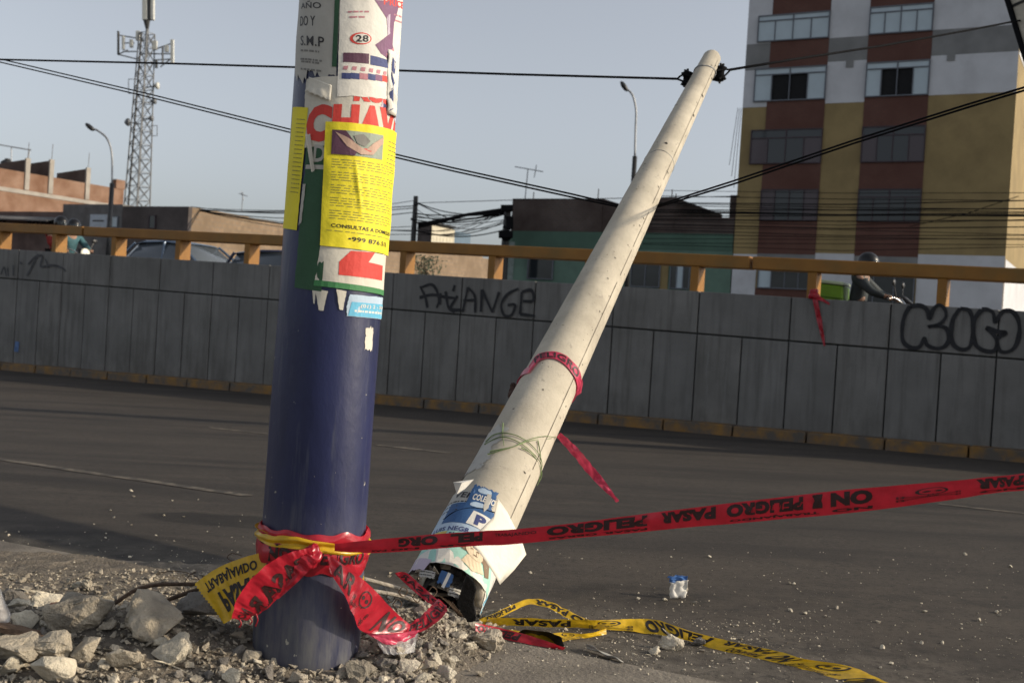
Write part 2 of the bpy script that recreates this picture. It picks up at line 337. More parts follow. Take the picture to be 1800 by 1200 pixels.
# sidewalk under the rubble
SWZ = 0.015; se, te = st(on_z(850, 1115, SWZ))
def gz(p):
    s, t = st(V((p[0], p[1], 0))); return zroad(p[0], p[1]) + (SWZ if t < te else 0)
mb = MB(); n = 40; prev = None; vs = []
edge = [te + random.uniform(-.02, .012) for _ in range(n + 1)]
for i in range(n + 1):
    s = se - 8 + 16 * i / n; e = edge[i]
    vs += [rp(s, te - 7, SWZ), rp(s, e - 0.015, SWZ), rp(s, e, SWZ - 0.015), rp(s, e + 0.006, -0.05)]
mb.add(vs, [(i * 4 + k, i * 4 + 4 + k, i * 4 + 5 + k, i * 4 + 1 + k) for i in range(n) for k in range(3)])
tag(mb.build('sidewalk', MT['sidewalk'], origin=(0, 0, 0)), kind='structure')

# far kerb: painted kerb stones
kroot = bpy.data.objects.new('kerb', None); col.objects.link(kroot); tag(kroot, kind='structure'); kroot.location = W(SPAN / 2, 0, 0)
s = -9.0
while s < SPAN + 7:
    L = 0.98; h = 0.145 + random.uniform(-.006, .006); j = random.uniform(-.012, .012)
    z0 = zbase(s) - 0.1; z1 = zbase(s + L) - 0.1
    P = [W(s, j, z0), W(s + L, j, z1), W(s + L, WT, z1), W(s, WT, z0)]
    P += [W(s, j + .02, zbase(s) + h), W(s + L, j + .02, zbase(s + L) + h), W(s + L, WT, zbase(s + L) + h), W(s, WT, zbase(s) + h)]
    MB().hexa(P).build('kerb_stone', MT['kerb'], kroot, bevel=0.012); s += 1.0

# retaining wall: core plus facing panels
def s_on(px, py, t=WT): return on_t(px, py, t)[0]
ju0 = s_on(692, 485); ju7 = s_on(1757, 545); PITCHP = (ju7 - ju0) / 7
print('panel pitch', PITCHP, 'span', SPAN, 'ztop', ztop(0), ztop(SPAN), 'zbase', zbase(0), zbase(SPAN))
wall = thing('retaining_wall', W(SPAN / 2, WT + 0.1, zbase(SPAN / 2)), 'long grey concrete panel retaining wall with graffiti across the road', 'wall')
S0, S1 = ju0 - PITCHP * 15, ju7 + PITCHP * 5
core = MB()
core.hexa([W(S0, WT + .045, zbase(S0) - .2), W(S1, WT + .045, zbase(S1) - .2), W(S1, WT + .34, zbase(S1) - .2), W(S0, WT + .34, zbase(S0) - .2),
           W(S0, WT + .045, ztop(S0) - .012), W(S1, WT + .045, ztop(S1) - .012), W(S1, WT + .34, ztop(S1) - .012), W(S0, WT + .34, ztop(S0) - .012)])
core.build('wall_core', MT['joint'], wall)
UPH = 0.595; G = 0.011
def panel(s0, s1, up_):
    j = random.uniform(-.006, .006); j2 = j + random.uniform(-.003, .003)
    f = (lambda s: ztop(s) - UPH + G) if up_ else (lambda s: zbase(s) + 0.02)
    h = (lambda s: ztop(s)) if up_ else (lambda s: ztop(s) - UPH - G)
    a, b = s0 + G * 0.8, s1 - G * 0.8; t1 = WT + (.33 if up_ else .05)
    P = [W(a, WT + j, f(a)), W(b, WT + j2, f(b)), W(b, t1, f(b)), W(a, t1, f(a)), W(a, WT + j, h(a)), W(b, WT + j2, h(b)), W(b, t1, h(b)), W(a, t1, h(a))]
    MB().hexa(P).build('panel', MT['wall'], wall, bevel=0.008)
k = S0
for i in range(27):
    panel(k, k + PITCHP, True); panel(k, k + PITCHP / 2, False); panel(k + PITCHP / 2, k + PITCHP, False); k += PITCHP
# graffiti strokes, brushed flat on the panels (2-3 mm proud of them)
def stroke(name, polys, w, mat, lab=None, smooth=6):
    mb = MB(); off = 0
    for pl in polys:
        pts = [W(*(lambda q: (q[0], WT - 0.010 - off, q[1]))(on_t(x, y, WT))) for x, y in pl]
        off += 0.0004
        pts = spline(pts, smooth) if len(pts) > 2 else [pts[0].lerp(pts[-1], i / 6) for i in range(7)]
        vs = []
        for i, p in enumerate(pts):
            t = (pts[min(i + 1, len(pts) - 1)] - pts[max(0, i - 1)]).normalized(); b = t.cross(N).normalized()
            ww = w * (0.8 + 0.35 * noise.noise(p * 6)); vs += [p - b * ww / 2, p + b * ww / 2]
        mb.add(vs, [(2 * i, 2 * i + 1, 2 * i + 3, 2 * i + 2) for i in range(len(pts) - 1)])
    o = mb.build(name, mat, wall)
    if lab: o['label'] = lab
stroke('graffiti', [[(739, 503), (748, 522), (752, 541)], [(739, 506), (758, 500), (768, 510), (772, 528), (768, 541)], [(738, 523), (760, 518), (783, 522), (800, 524)],
    [(775, 515), (774, 535)], [(784, 512), (789, 540), (800, 548)], [(800, 501), (797, 512)], [(805, 520), (793, 542), (812, 545)],
    [(823, 505), (814, 548)], [(823, 505), (835, 520), (836, 549)], [(815, 528), (838, 527)],
    [(848, 509), (846, 548)], [(848, 509), (866, 549)], [(866, 549), (878, 513)],
    [(912, 507), (893, 517), (882, 535), (887, 554), (900, 553), (906, 536), (893, 536)],
    [(918, 513), (915, 552)], [(918, 513), (935, 510), (938, 528), (920, 529)], [(915, 552), (941, 555)]], 0.055, MT['graf'], 'thin black sprayed word in capital letters')
KIM = [[(1600, 538), (1590, 556), (1586, 580), (1588, 600), (1602, 611), (1617, 609), (1625, 594), (1630, 606), (1645, 612), (1660, 609), (1668, 596), (1664, 578), (1650, 573), (1632, 574), (1652, 569), (1663, 556), (1660, 542), (1650, 536), (1640, 545), (1634, 560), (1630, 545), (1618, 537), (1600, 538)],
       [(1688, 542), (1676, 560), (1672, 585), (1676, 605), (1690, 614), (1704, 610), (1710, 590), (1710, 565), (1704, 546), (1688, 542)],
       [(1726, 544), (1714, 560), (1711, 585), (1716, 606), (1730, 616), (1748, 616), (1752, 598), (1744, 585), (1735, 576), (1755, 583), (1768, 585), (1754, 596), (1758, 616), (1772, 618), (1785, 608), (1792, 585), (1790, 562), (1780, 548), (1766, 546), (1756, 556), (1749, 566), (1746, 550), (1736, 544), (1726, 544)]]
stroke('graffiti', KIM, 0.062, MT['graf'], 'large black outlined bubble letters')
stroke('graffiti', [[(2, 482), (8, 470), (12, 486)], [(14, 470), (16, 486)], [(24, 466), (24, 484)], [(36, 460), (38, 464)], [(50, 465), (62, 452), (75, 450), (72, 468), (92, 466), (108, 470), (116, 476)], [(68, 446), (55, 472), (48, 484)], [(80, 455), (86, 470)]], 0.05, MT['grafold'], 'faded scribbled black tag')
stroke('paint_mark', [[(31, 600), (29, 618)]], 0.16, MT['blue_spray'], 'faded blue sprayed patch')
# ---- guard rail on the wall
rail = thing('guard_rail', W(SPAN / 2, WT + .16, ztop(SPAN / 2)), 'yellow ochre steel beam guard rail on posts above the wall', 'guard rail')
pxs = [707, 864, 1030, 1212, 1420, 1655]
sp = [s_on(x, 470 + (x - 700) * .05, WT + .06) for x in pxs]; POSTP = (sp[-1] - sp[0]) / 5
print('posts', [round(a, 2) for a in sp], POSTP)
RT = 0.53; BH = 0.175; PD = 0.30; PWd = 0.12
def beam(s0, s1):
    P = []
    for z in (RT - BH, RT): P += [W(s0, WT + .05, ztop(s0) + z), W(s1, WT + .05, ztop(s1) + z), W(s1, WT + .05 + PD, ztop(s1) + z), W(s0, WT + .05 + PD, ztop(s0) + z)]
    MB().hexa(P).build('beam', MT['rail'], rail, bevel=0.012)
sg = s_on(1320, 460, WT + .05)
for i in range(-14, 10): 
    c = sp[0] + POSTP * i
    P = []
    for z in (-0.005, RT - BH - 0.001): P += [W(c - PWd / 2, WT + .06, ztop(c) + z), W(c + PWd / 2, WT + .06, ztop(c) + z), W(c + PWd / 2, WT + .06 + PD - .02, ztop(c) + z), W(c - PWd / 2, WT + .06 + PD - .02, ztop(c) + z)]
    MB().hexa(P).build('post', MT['rail'], rail, bevel=0.008)
bl = POSTP * 4
for i in range(-5, 2): beam(sg + bl * i + 0.02, sg + bl * (i + 1) - 0.02)

# ================================================================== BUILDINGS BEYOND THE ROAD
TB = st(on_t(1390, 250, 0)[2])[1]
# row line: the point at photo column 1390 lies 51 m from the camera
TB = st(at(1390, 250, 51))[1]
def SZ(px, py, t=None): q = on_t(px, py, TB if t is None else t); return q[0], q[1]
class Fac:
    def __init__(s, root, t): s.r = root; s.t = t
    def blk(s, name, mat, s0, s1, z0, z1, proud=0.02, depth=0.05, bevel=0, label=None):
        o = MB().fbox(s0, s1, s.t - proud, s.t - proud + depth, z0, z1).build(name, mat, s.r, bevel=bevel)
        if label: o['label'] = label
        return o
    def window(s, s0, s1, z0, z1, fm, gm, cols=4, transom=0.0, proud=0.10, skip=(), fw_=0.05, gms=None):
        f = MB(); t0 = s.t - proud
        f.fbox(s0, s1, t0, t0 + .09, z0, z0 + fw_); f.fbox(s0, s1, t0, t0 + .09, z1 - fw_, z1)
        f.fbox(s0, s0 + fw_, t0 + .002, t0 + .088, z0 + fw_, z1 - fw_); f.fbox(s1 - fw_, s1, t0 + .002, t0 + .088, z0 + fw_, z1 - fw_)
        zt = z1 - transom if transom else z1 - fw_
        if transom: f.fbox(s0 + fw_, s1 - fw_, t0 + .004, t0 + .086, zt - fw_ / 2, zt + fw_ / 2)
        for i in range(1, cols):
            c = s0 + (s1 - s0) * i / cols; f.fbox(c - .022, c + .022, t0 + .006, t0 + .084, z0 + fw_, zt - fw_ / 2)
        w = f.build('window', fm, s.r)
        if transom:
            cs = (s0 + s1) / 2
            for a, b in ((s0, cs), (cs, s1)): MB().fbox(a + .03, b - .03, t0 + .04, t0 + .05, zt, z1).build('pane', gm, w)
            MB().fbox(cs - .03, cs + .03, t0 + .005, t0 + .08, zt + fw_ / 2, z1 - fw_).build('mullion', fm, w)
        for i in range(cols):
            a = s0 + (s1 - s0) * i / cols; b = s0 + (s1 - s0) * (i + 1) / cols
            if i in skip: continue
            MB().fbox(a + .02, b - .02, t0 + .04, t0 + .05, z0 + .02, zt).build('pane', (gms or {}).get(i, gm), w)
        return w
brk = brickmat('red_brick_paint', U, (0.155, 0.062, 0.044), (0.13, 0.052, 0.038), (0.10, 0.055, 0.042), 0.24, 0.09, 0.3)
yl = M('ochre_wall_paint', (0.285, 0.21, 0.095), 0.9, 0.13, 0.8, 0.2, 8, dirt=(0.22, 0.16, 0.075), dscale=0.6, dlo=0.45, dhi=0.75)
wh = M('white_wall_paint', (0.56, 0.565, 0.58), 0.85, 0.07, 0.8, 0.2, 10, dirt=(0.46, 0.46, 0.47), dscale=0.9, dlo=0.5, dhi=0.8)
gry = M('bare_render', (0.21, 0.21, 0.205), 0.95, 0.12, 1.2)
mar = M('dark_frame', (0.045, 0.028, 0.035), 0.5, 0.15); frm = M('aluminium_frame', (0.12, 0.13, 0.15), 0.45, 0.1)
gl_sky = M('sky_reflect_pane', (0.42, 0.50, 0.54), 0.35, 0.06, 1.0, spec=0.6); gl_dk = glassmat('dark_pane', (0.022, 0.026, 0.030)); gl_mar = glassmat('tinted_pane', (0.055, 0.035, 0.042), 0.2)  # gl_sky: the sky's reflection is put into the pale pane colour
dark = M('dark_interior', (0.010, 0.010, 0.011), 0.9)  # flat black sheets stand in for the unlit rooms behind the windows
X0 = SZ(1304.6, 200)[0]; XA = SZ(1347, 200)[0]; XB = SZ(1449, 200)[0]; XC = SZ(1518, 200)[0]; XD = SZ(1630, 200)[0]; XE = SZ(1784, 200)[0]
XW0 = SZ(1320, 250)[0]
zr = lambda y: SZ(1400, y)[1]
ap = thing('apartment_building', W((X0 + XE) / 2, TB + 5, 0.4), 'tall ochre and white apartment block with red brick bands', 'building')
fa = Fac(ap, TB)
ztopb = zr(24) + 3.2 * 2
MB().fbox(X0, XE, TB, TB + 11, 0.3, ztopb).build('wall', yl, ap)
zg = zr(447)
zsw = zr(182) ; 
# paint bands in each strip: (s0, s1, list of (z0, z1, mat))
def strip(s0, s1, px, ys):
    pz = lambda y: SZ(px, y)[1]
    for (ya, yb, m_) in ys: fa.blk('painted_band', m_, s0 + .004, s1 - .004, pz(yb), pz(ya), 0.012, 0.03)
strip(X0, XA, 1325, [(-260, 78, wh), (78, 124, gry), (124, 189, wh), (447, 580, wh)])
strip(XB, XC, 1483, [(-260, 66, wh), (66, 108, gry), (108, 181, wh), (446, 585, wh)])
strip(XD, XE, 1705, [(-260, 49, wh), (49, 95, gry), (95, 165, wh), (449, 600, wh)])
for px, py in ((1494, 112), (1672, 100)): 
    s_, z_ = SZ(px, py); fa.blk('vent', gry, s_ - .16, s_ + .16, z_ - .17, z_ + .17, 0.05, 0.05)
rows = [(-83, -30), (24, 71), (118, 177), (227, 288), (333, 389)]
for ri, (ya, yb) in enumerate(rows):
    z1, z0 = zr(ya), zr(yb)
    nxt = rows[ri + 1][0] if ri + 1 < len(rows) else 447
    for (a, b, wl, bay) in ((XA, XB, XW0 if ri < 4 else XA, 0), (XC, XD, XC, 1)):
        fa.blk('brick_band', brk, a, b, zr(nxt), z0, 0.03, 0.06)
        fa.blk('room_shade_sheet', dark, wl + .03, b - .03, z0 + .02, z1 - .02, 0.004, 0.01)
        if ri <= 1: fa.window(wl, b, z0, z1, frm, gl_sky, 4, (z1 - z0) * .22)
        elif ri == 2: fa.window(wl, b, z0, z1, frm, gl_sky, 4, (z1 - z0) * .2, skip=(1, 2))
        else: fa.window(wl, b, z0, z1, mar, gl_dk, 4, (z1 - z0) * .25 if (ri == 3 or bay) else 0, gms={0: gl_mar, 3: gl_mar} if bay == 0 or ri == 3 else None)
fa.blk('brick_band', brk, XA, XB, zr(-109), zr(-83), .03, .06); fa.blk('brick_band', brk, XC, XD, zr(-109), zr(-83), .03, .06)
# shop fronts at street level
zs0, zs1 = SZ(1380, 508)[1], SZ(1380, 462)[1]
fa.blk('room_shade_sheet', dark, XA + .1, XB - .05, zs0, zs1, .004, .01); fa.window(XA + .1, XB - .05, zs0, zs1, frm, gl_dk, 4, gms={0: gl_sky})
fa.blk('brick_band', brk, XA, XB, zs0 - 1.2, zs0, .02, .05, label='red painted band under the shop window')
fa.blk('room_shade_sheet', dark, XC + .05, XD - .05, zs0 - .8, zs1, .004, .01); fa.window(XC + .05, XD - .05, zs0 - .8, zs1, frm, gl_dk, 3)
fa.blk('brick_band', brk, XC, XD, zs0 - 2, zs0 - .8, .02, .05)
for a, b in ((XA, XB), (XC, XD)): fa.blk('lintel_band', gry, a, b, zs1, zr(447), .02, .05)
# side wall strip (sun side): white foot
MB().fbox(XE - .02, XE + .02, TB + .1, TB + 10.9, 0.3, zg).build('painted_band', wh, ap)
MB().fbox(XE - .02, XE + .02, TB + .1, TB + 10.9, SZ(1790, 95)[1], ztopb - .3).build('painted_band', wh, ap)
MB().fbox(X0 - .1, XE + .1, TB - .1, TB + 11.1, ztopb, ztopb + .2).build('roof', gry, ap)

# green two-storey house with bare brick storey on top
grn = M('green_wall_paint', (0.125, 0.20, 0.155), 0.9, 0.12, 1.0, 0.15, 10, dirt=(0.10, 0.15, 0.12), dscale=.8); grn2 = M('green_dark_band', (0.075, 0.135, 0.10), 0.9, 0.1, 1.0)
bdk = brickmat('bare_brick', U, (0.085, 0.055, 0.045), (0.11, 0.07, 0.055), (0.10, 0.09, 0.08), 0.24, 0.10, 0.4)
a, zt_ = SZ(893, 405); b_ = X0 - .05; zg1 = SZ(1050, 408)[1]; zt2 = SZ(960, 349)[1]
gh = thing('green_house', W((a + b_) / 2, TB + 4, .4), 'green painted house with dark bare brick top storey', 'house')
fg = Fac(gh, TB)
MB().fbox(a, b_, TB, TB + 9, 0.3, zg1).build('wall', grn, gh)
fg.blk('painted_band', grn2, a + .3, b_ - .02, SZ(1050, 436)[1], zg1, .02, .04)
fg.blk('corner_pillar', M('pale_green_pillar', (0.22, 0.26, 0.24), .9), a, a + .45, 0.4, SZ(900, 425)[1], .03, .05)
s1 = SZ(1187, 350)[0]; sm = SZ(1060, 347)[0]
MB().fbox(a + .15, sm, TB + .02, TB + 7, zg1, zt2).build('brick_storey', bdk, gh)
MB().hexa([W(sm, TB + .05, zg1), W(SZ(1120, 360)[0], TB + .05, zg1), W(SZ(1120, 360)[0], TB + 7, zg1), W(sm, TB + 7, zg1), W(sm, TB + .05, zt2 - .02), W(SZ(1120, 360)[0], TB + .05, zt2 - .55), W(SZ(1120, 360)[0], TB + 7, zt2 - .55), W(sm, TB + 7, zt2 - .02)]).build('brick_storey', bdk, gh)
MB().fbox(SZ(1120, 360)[0], s1, TB + .03, TB + 7, zg1, SZ(1180, 347)[1]).build('brick_storey', bdk, gh)
MB().fbox(s1, b_, TB + .06, TB + 7, zg1, SZ(1240, 382)[1]).build('brick_storey', bdk, gh)
MB().fbox(SZ(1272, 340)[0], b_ - .02, TB + 1, TB + 4, zg1, SZ(1285, 338)[1]).build('stair_block', bdk, gh)
for px in (932, 1046, 1176, 1183):
    s_, z_ = SZ(px, 352); MB().tube([W(s_, TB + .3, z_ - .8), W(s_ + .02, TB + .3, z_ + random.uniform(.3, .6))], .025, 5).build('rebar', MT['rust'], gh)
def dwin(f, x0, x1, y0, y1, fm, gm, cols, **k):
    s_0, z_0 = SZ(x0, y1); s_1 = SZ(x1, y1)[0]; z_1 = SZ((x0 + x1) / 2, y0)[1]; z_0 = SZ((x0 + x1) / 2, y1)[1]
    f.blk('room_shade_sheet', dark, s_0 + .03, s_1 - .03, z_0 + .02, z_1 - .02, .006, .012); f.window(s_0, s_1, z_0, z_1, fm, gm, cols, **k)
dwin(fg, 927, 972, 444, 491, frm, gl_dk, 1); dwin(fg, 1108, 1160, 455, 505, frm, gl_dk, 2); dwin(fg, 1177, 1212, 458, 508, frm, gl_dk, 3, gms={1: gl_sky})
fg.blk('pillar', yl, SZ(1160, 480)[0], SZ(1175, 480)[0], .4, SZ(1165, 450)[1], .03, .05)

# brick house with the long sunlit side wall (its side runs away from the road)
tanb = brickmat('sunlit_adobe_brick', N, (0.30, 0.21, 0.13), (0.25, 0.17, 0.105), (0.21, 0.17, 0.13), 0.45, 0.30, 0.5, 0.03, dirt=(0.17, 0.12, 0.08))
dkp = M('shaded_render', (0.095, 0.08, 0.075), 0.95, 0.2, .8, dirt=(0.065, 0.055, 0.05), dscale=.7)  # dkp: the shade on the front is put into this dark colour
gpl = M('grey_block_wall', (0.155, 0.15, 0.145), 0.95, 0.15, 1.0, dirt=(0.11, 0.10, 0.095), dscale=.8)
c0 = SZ(215, 380)[0]; c1 = SZ(331, 380)[0]; zc = SZ(331, 363)[1]
bh = thing('brick_house', W((c0 + c1) / 2, TB + 6, .4), 'low dark fronted house with long tan brick side wall', 'house')
fb = Fac(bh, TB)
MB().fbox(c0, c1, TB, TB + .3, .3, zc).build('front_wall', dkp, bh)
for i in range(8):
    z1_ = zc - random.uniform(-.12, .18) - i * .02
    MB().fbox(c1 - .25, c1, TB + .3 + i * 5, TB + .3 + (i + 1) * 5, .3, z1_).build('side_wall', tanb, bh)
MB().fbox(c0, c1 - .25, TB + .3, TB + 40, zc - .6, zc - .4).build('roof', gry, bh)
dwin(fb, 262, 274, 378, 402, mar, gl_dk, 1)
# row of small fronts left of it
d0 = SZ(110, 380)[0]
gs = thing('grey_shop_house', W((d0 + c0) / 2, TB + 4, .4), 'small grey block house with pale sign beside lattice tower', 'house')
fs_ = Fac(gs, TB); zgs = SZ(160, 359)[1]
MB().fbox(d0, c0 - .02, TB, TB + 6, .3, zgs).build('wall', gpl, gs)
dwin(fs_, 196, 208, 380, 400, frm, gl_sky, 1)
s0_, z1_ = SZ(160, 377); s1_, z0_ = SZ(188, 400)
sg_ = fs_.blk('sign_board', M('pale_sign', (0.42, 0.47, 0.52), .6, .1), s0_, s1_, z0_, z1_, .06, .05)
MB().fbox(s0_ + .25, s1_ - .25, TB - .066, TB - .06, z1_ - .45, z1_ - .36).build('print_line', MT['ink'], sg_)
e0 = SZ(-120, 380)[0]
ls = thing('awning_shop', W((e0 + d0) / 2, TB + 4, .4), 'dark open shop front under a sagging grey awning', 'shop')
fl = Fac(ls, TB); zls = SZ(60, 372)[1]
MB().fbox(e0, d0 - .02, TB + .02, TB + 6, .3, zls).build('wall', M('shop_render', (0.13, 0.095, 0.085), .95, .2, 1), ls)
for x0, x1 in ((48, 66), (72, 100), (-20, 8)): dwin(fl, x0, x1, 383, 410, mar, gl_dk, 2)
MB().hexa([W(e0, TB - 1.2, zls - .5), W(d0, TB - 1.2, zls - .75), W(d0, TB, zls - .45), W(e0, TB, zls - .2), W(e0, TB - 1.2, zls - .42), W(d0, TB - 1.2, zls - .67), W(d0, TB, zls - .37), W(e0, TB, zls - .12)]).build('awning', gpl, ls)

# unfinished orange brick building, long side lit by the sun
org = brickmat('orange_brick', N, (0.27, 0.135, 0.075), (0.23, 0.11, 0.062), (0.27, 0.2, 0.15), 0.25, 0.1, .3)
orf = brickmat('orange_brick_shaded', U, (0.12, 0.075, 0.06), (0.10, 0.062, 0.05), (0.12, 0.1, 0.085), 0.25, 0.1, .3)  # same brick darkened: the shade on the front faces is in the colour
conc = M('frame_concrete', (0.32, 0.29, 0.25), .9, .12, 1.5)
pe = at(217, 350, 95); se_, te_ = st(pe); zo = at(210, 333, 95).z
ob = thing('unfinished_brick_building', W(se_ - 3, te_ - 12, .4), 'unfinished orange brick building with stub walls on its roof', 'building')
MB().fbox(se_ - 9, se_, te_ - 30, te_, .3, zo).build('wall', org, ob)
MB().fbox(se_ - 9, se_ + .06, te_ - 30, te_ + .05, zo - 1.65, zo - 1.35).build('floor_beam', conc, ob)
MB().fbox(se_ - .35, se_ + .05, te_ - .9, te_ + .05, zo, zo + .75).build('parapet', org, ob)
for px, hh, L in ((46, 1.0, 3.2), (88, 1.25, 4.2), (153, 1.15, 3.5), (-30, 1.2, 3)):
    # position along the building where this photo column meets its side plane
    r = ray(px, 330); k_ = (se_ - st(CAM)[0]) / r.dot(U); p = CAM + r * k_; tt = st(p)[1]
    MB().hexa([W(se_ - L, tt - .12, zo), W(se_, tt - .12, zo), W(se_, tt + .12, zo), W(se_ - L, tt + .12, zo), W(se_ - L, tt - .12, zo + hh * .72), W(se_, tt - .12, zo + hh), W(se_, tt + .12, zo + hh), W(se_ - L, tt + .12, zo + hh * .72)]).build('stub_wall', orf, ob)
    MB().fbox(se_ - .05, se_ + .1, tt - .2, tt + .2, zo - 1.3, zo + hh + .1).build('pillar', conc, ob)
    MB().tube([W(se_, tt, zo + hh), W(se_ + .05, tt, zo + hh + 1.3)], .02, 4).build('rebar', MT['rust'], ob)
tk = at(12, 303, 90)
wt = thing('water_tank', tk, 'black rooftop water tank at far left', 'water tank')
MB().tube([tk + Z * h for h in (0, .05, .8, .95, 1.0)], [.48, .5, .5, .3, .2], 14).build('tank', MT['steel'], wt, smooth=True)
MB().tube([tk + Z * .98, tk + Z * 1.08], .2, 10).build('lid', MT['steel'], wt)
MB().box(tk - Z * .75, 1.0, 1.0, 1.5).build('stand', conc, wt)
tf = thing('rooftop_pole_frame', at(0, 300, 88), 'thin steel goal-like frame on the far left roof', 'frame')
tf2 = MB(); tf2.tube([at(-40, 248, 88), at(55, 264, 88)], .045, 5); tf2.build('crossbar', MT['galv'], tf)
for a_, b__ in (((52, 264), (47, 302)), ((20, 258), (20, 290)), ((-38, 249), (-44, 300))): MB().tube([at(*a_, 88), at(*b__, 88)], .04, 5).build('upright', MT['galv'], tf)

# little corrugated house far behind
cm = M('cream_sheet', (0.55, 0.50, 0.38), .7, .08, 2); bm_ = M('blue_sheet', (0.10, 0.15, 0.20), .7, .1, 2)
q0 = at(757, 425, 105); s_, t_ = st(q0)
ch = thing('corrugated_house', W(s_, t_, .5), 'far shed with cream corrugated wall beside utility pole', 'shed')
ztA = at(757, 396, 105).z
mbw = MB(); L_ = 4.0; n_ = 14
def wv(i): return 0.06 * math.cos(i * math.pi)
vs = []
for i in range(n_ + 1): vs += [W(s_ + wv(i), t_ + L_ * i / n_, .5), W(s_ + wv(i), t_ + L_ * i / n_, ztA)]
mbw.add(vs, [(2 * i, 2 * i + 2, 2 * i + 3, 2 * i + 1) for i in range(n_)]); mbw.build('corrugated_wall', cm, ch, thick=.02)
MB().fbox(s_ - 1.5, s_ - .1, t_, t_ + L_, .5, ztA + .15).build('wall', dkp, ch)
MB().fbox(s_ - 1.6, s_ + .25, t_ - .3, t_ + L_, ztA + .16, ztA + .3).build('roof', MT['steel'], ch)
MB().fbox(s_ - .1, s_ + .05, t_ + L_, t_ + L_ + 3, .5, ztA - .1).build('blue_wall', bm_, ch)
# ================================================================== POLES IN FRONT
class Pole:
    def __init__(s, B, T, r0, r1):
        s.B = V(B); s.ax = (V(T) - s.B); s.L = s.ax.length; s.ax.normalize(); s.r0 = r0; s.k = (r1 - r0) / s.L
        s.e1 = (CAM - s.B); s.e1 = (s.e1 - s.ax * s.e1.dot(s.ax)).normalized(); s.e2 = s.e1.cross(s.ax) * -1   # e1 towards camera, e2 to the photo's right
        if s.e2.dot(rt) < 0: s.e2 = -s.e2
    def rad(s, h): return s.r0 + s.k * h
    def P(s, a, h, off=0.0): return s.B + s.ax * h + (s.e1 * math.cos(a) + s.e2 * math.sin(a)) * (s.rad(h) + off)
    def hit(s, px, py):     # photo pixel -> (angle, height) on the surface; clamps at the silhouette
        d = ray(px, py); o = CAM - s.B; da = d.dot(s.ax); oa = o.dot(s.ax); dp = d - s.ax * da; op = o - s.ax * oa; ra = s.r0 + s.k * oa; rd = s.k * da
        A = dp.dot(dp) - rd * rd; B_ = 2 * (dp.dot(op) - ra * rd); C = op.dot(op) - ra * ra; D = B_ * B_ - 4 * A * C
        t = (-B_ - math.sqrt(D)) / (2 * A) if D > 0 else -B_ / (2 * A)
        p = o + d * t; h = p.dot(s.ax); q = p - s.ax * h; return math.atan2(q.dot(s.e2), q.dot(s.e1)), h
def bil(c, u, v):      # corners TL, TR, BR, BL in any 2-tuple space, v down
    (a, b, c_, d) = c
    return tuple((a[i] * (1 - u) + b[i] * u) * (1 - v) + (d[i] * (1 - u) + c_[i] * u) * v for i in range(len(a)))

# ---- lettering: outline text -> flat polygons in a unit box, cut into strips so that it bends
_tc = {}
def textgeo(txt, bold=0.02, cut=10):
    key = (txt, bold, cut)
    if key in _tc: return _tc[key]
    cu = bpy.data.curves.new('t', 'FONT'); cu.body = txt; cu.offset = bold; cu.resolution_u = 3; cu.space_character = 1.05
    ob = bpy.data.objects.new('t', cu); col.objects.link(ob); dg = bpy.context.evaluated_depsgraph_get(); dg.update()
    me = bpy.data.meshes.new_from_object(ob.evaluated_get(dg)); bpy.data.objects.remove(ob); bpy.data.curves.remove(cu)
    bm = bmesh.new(); bm.from_mesh(me); bpy.data.meshes.remove(me)
    xs = [v.co.x for v in bm.verts]; ys = [v.co.y for v in bm.verts]; x0, x1, y0, y1 = min(xs), max(xs), min(ys), max(ys)
    for v in bm.verts: v.co.x = (v.co.x - x0) / (x1 - x0); v.co.y = (v.co.y - y0) / (y1 - y0); v.co.z = 0
    for i in range(1, cut):
        bmesh.ops.bisect_plane(bm, geom=bm.verts[:] + bm.edges[:] + bm.faces[:], plane_co=(i / cut, 0, 0), plane_no=(1, 0, 0))
    bm.verts.index_update(); r = ([(v.co.x, v.co.y) for v in bm.verts], [tuple(v.index for v in f.verts) for f in bm.faces]); bm.free(); _tc[key] = r; return r
def letter(name, txt, fn, mat, parent, bold=0.02, cut=10, rot=False, flip=False):
    vs, fs = textgeo(txt, bold, cut); pts = []
    for (u, v) in vs:
        if rot: u, v = 1 - u, 1 - v
        if flip: u = 1 - u
        pts.append(fn(u, 1 - v))
    return MB().add(pts, fs).build(name, mat, parent)
def polyflat(name, pts, fn, mat, parent, cut=8):   # polygon given in (u,v) 0..1, bent by fn
    bm = bmesh.new(); f = bm.faces.new([bm.verts.new((u, v, 0)) for u, v in pts])
    us = [p[0] for p in pts]; a, b = min(us), max(us)
    for i in range(1, cut): bmesh.ops.bisect_plane(bm, geom=bm.verts[:] + bm.edges[:] + bm.faces[:], plane_co=(a + (b - a) * i / cut, 0, 0), plane_no=(1, 0, 0))
    bmesh.ops.triangulate(bm, faces=bm.faces[:]); bm.verts.index_update()
    o = MB().add([fn(v.co.x, v.co.y) for v in bm.verts], [tuple(v.index for v in f.verts) for f in bm.faces]).build(name, mat, parent); bm.free(); return o
def blob(cx, cy, rx, ry, n=18, j=0.0, a0=0): return [(cx + rx * math.cos(a0 + 2 * math.pi * i / n) * (1 + random.uniform(-j, j)), cy + ry * math.sin(a0 + 2 * math.pi * i / n) * (1 + random.uniform(-j, j))) for i in range(n)]

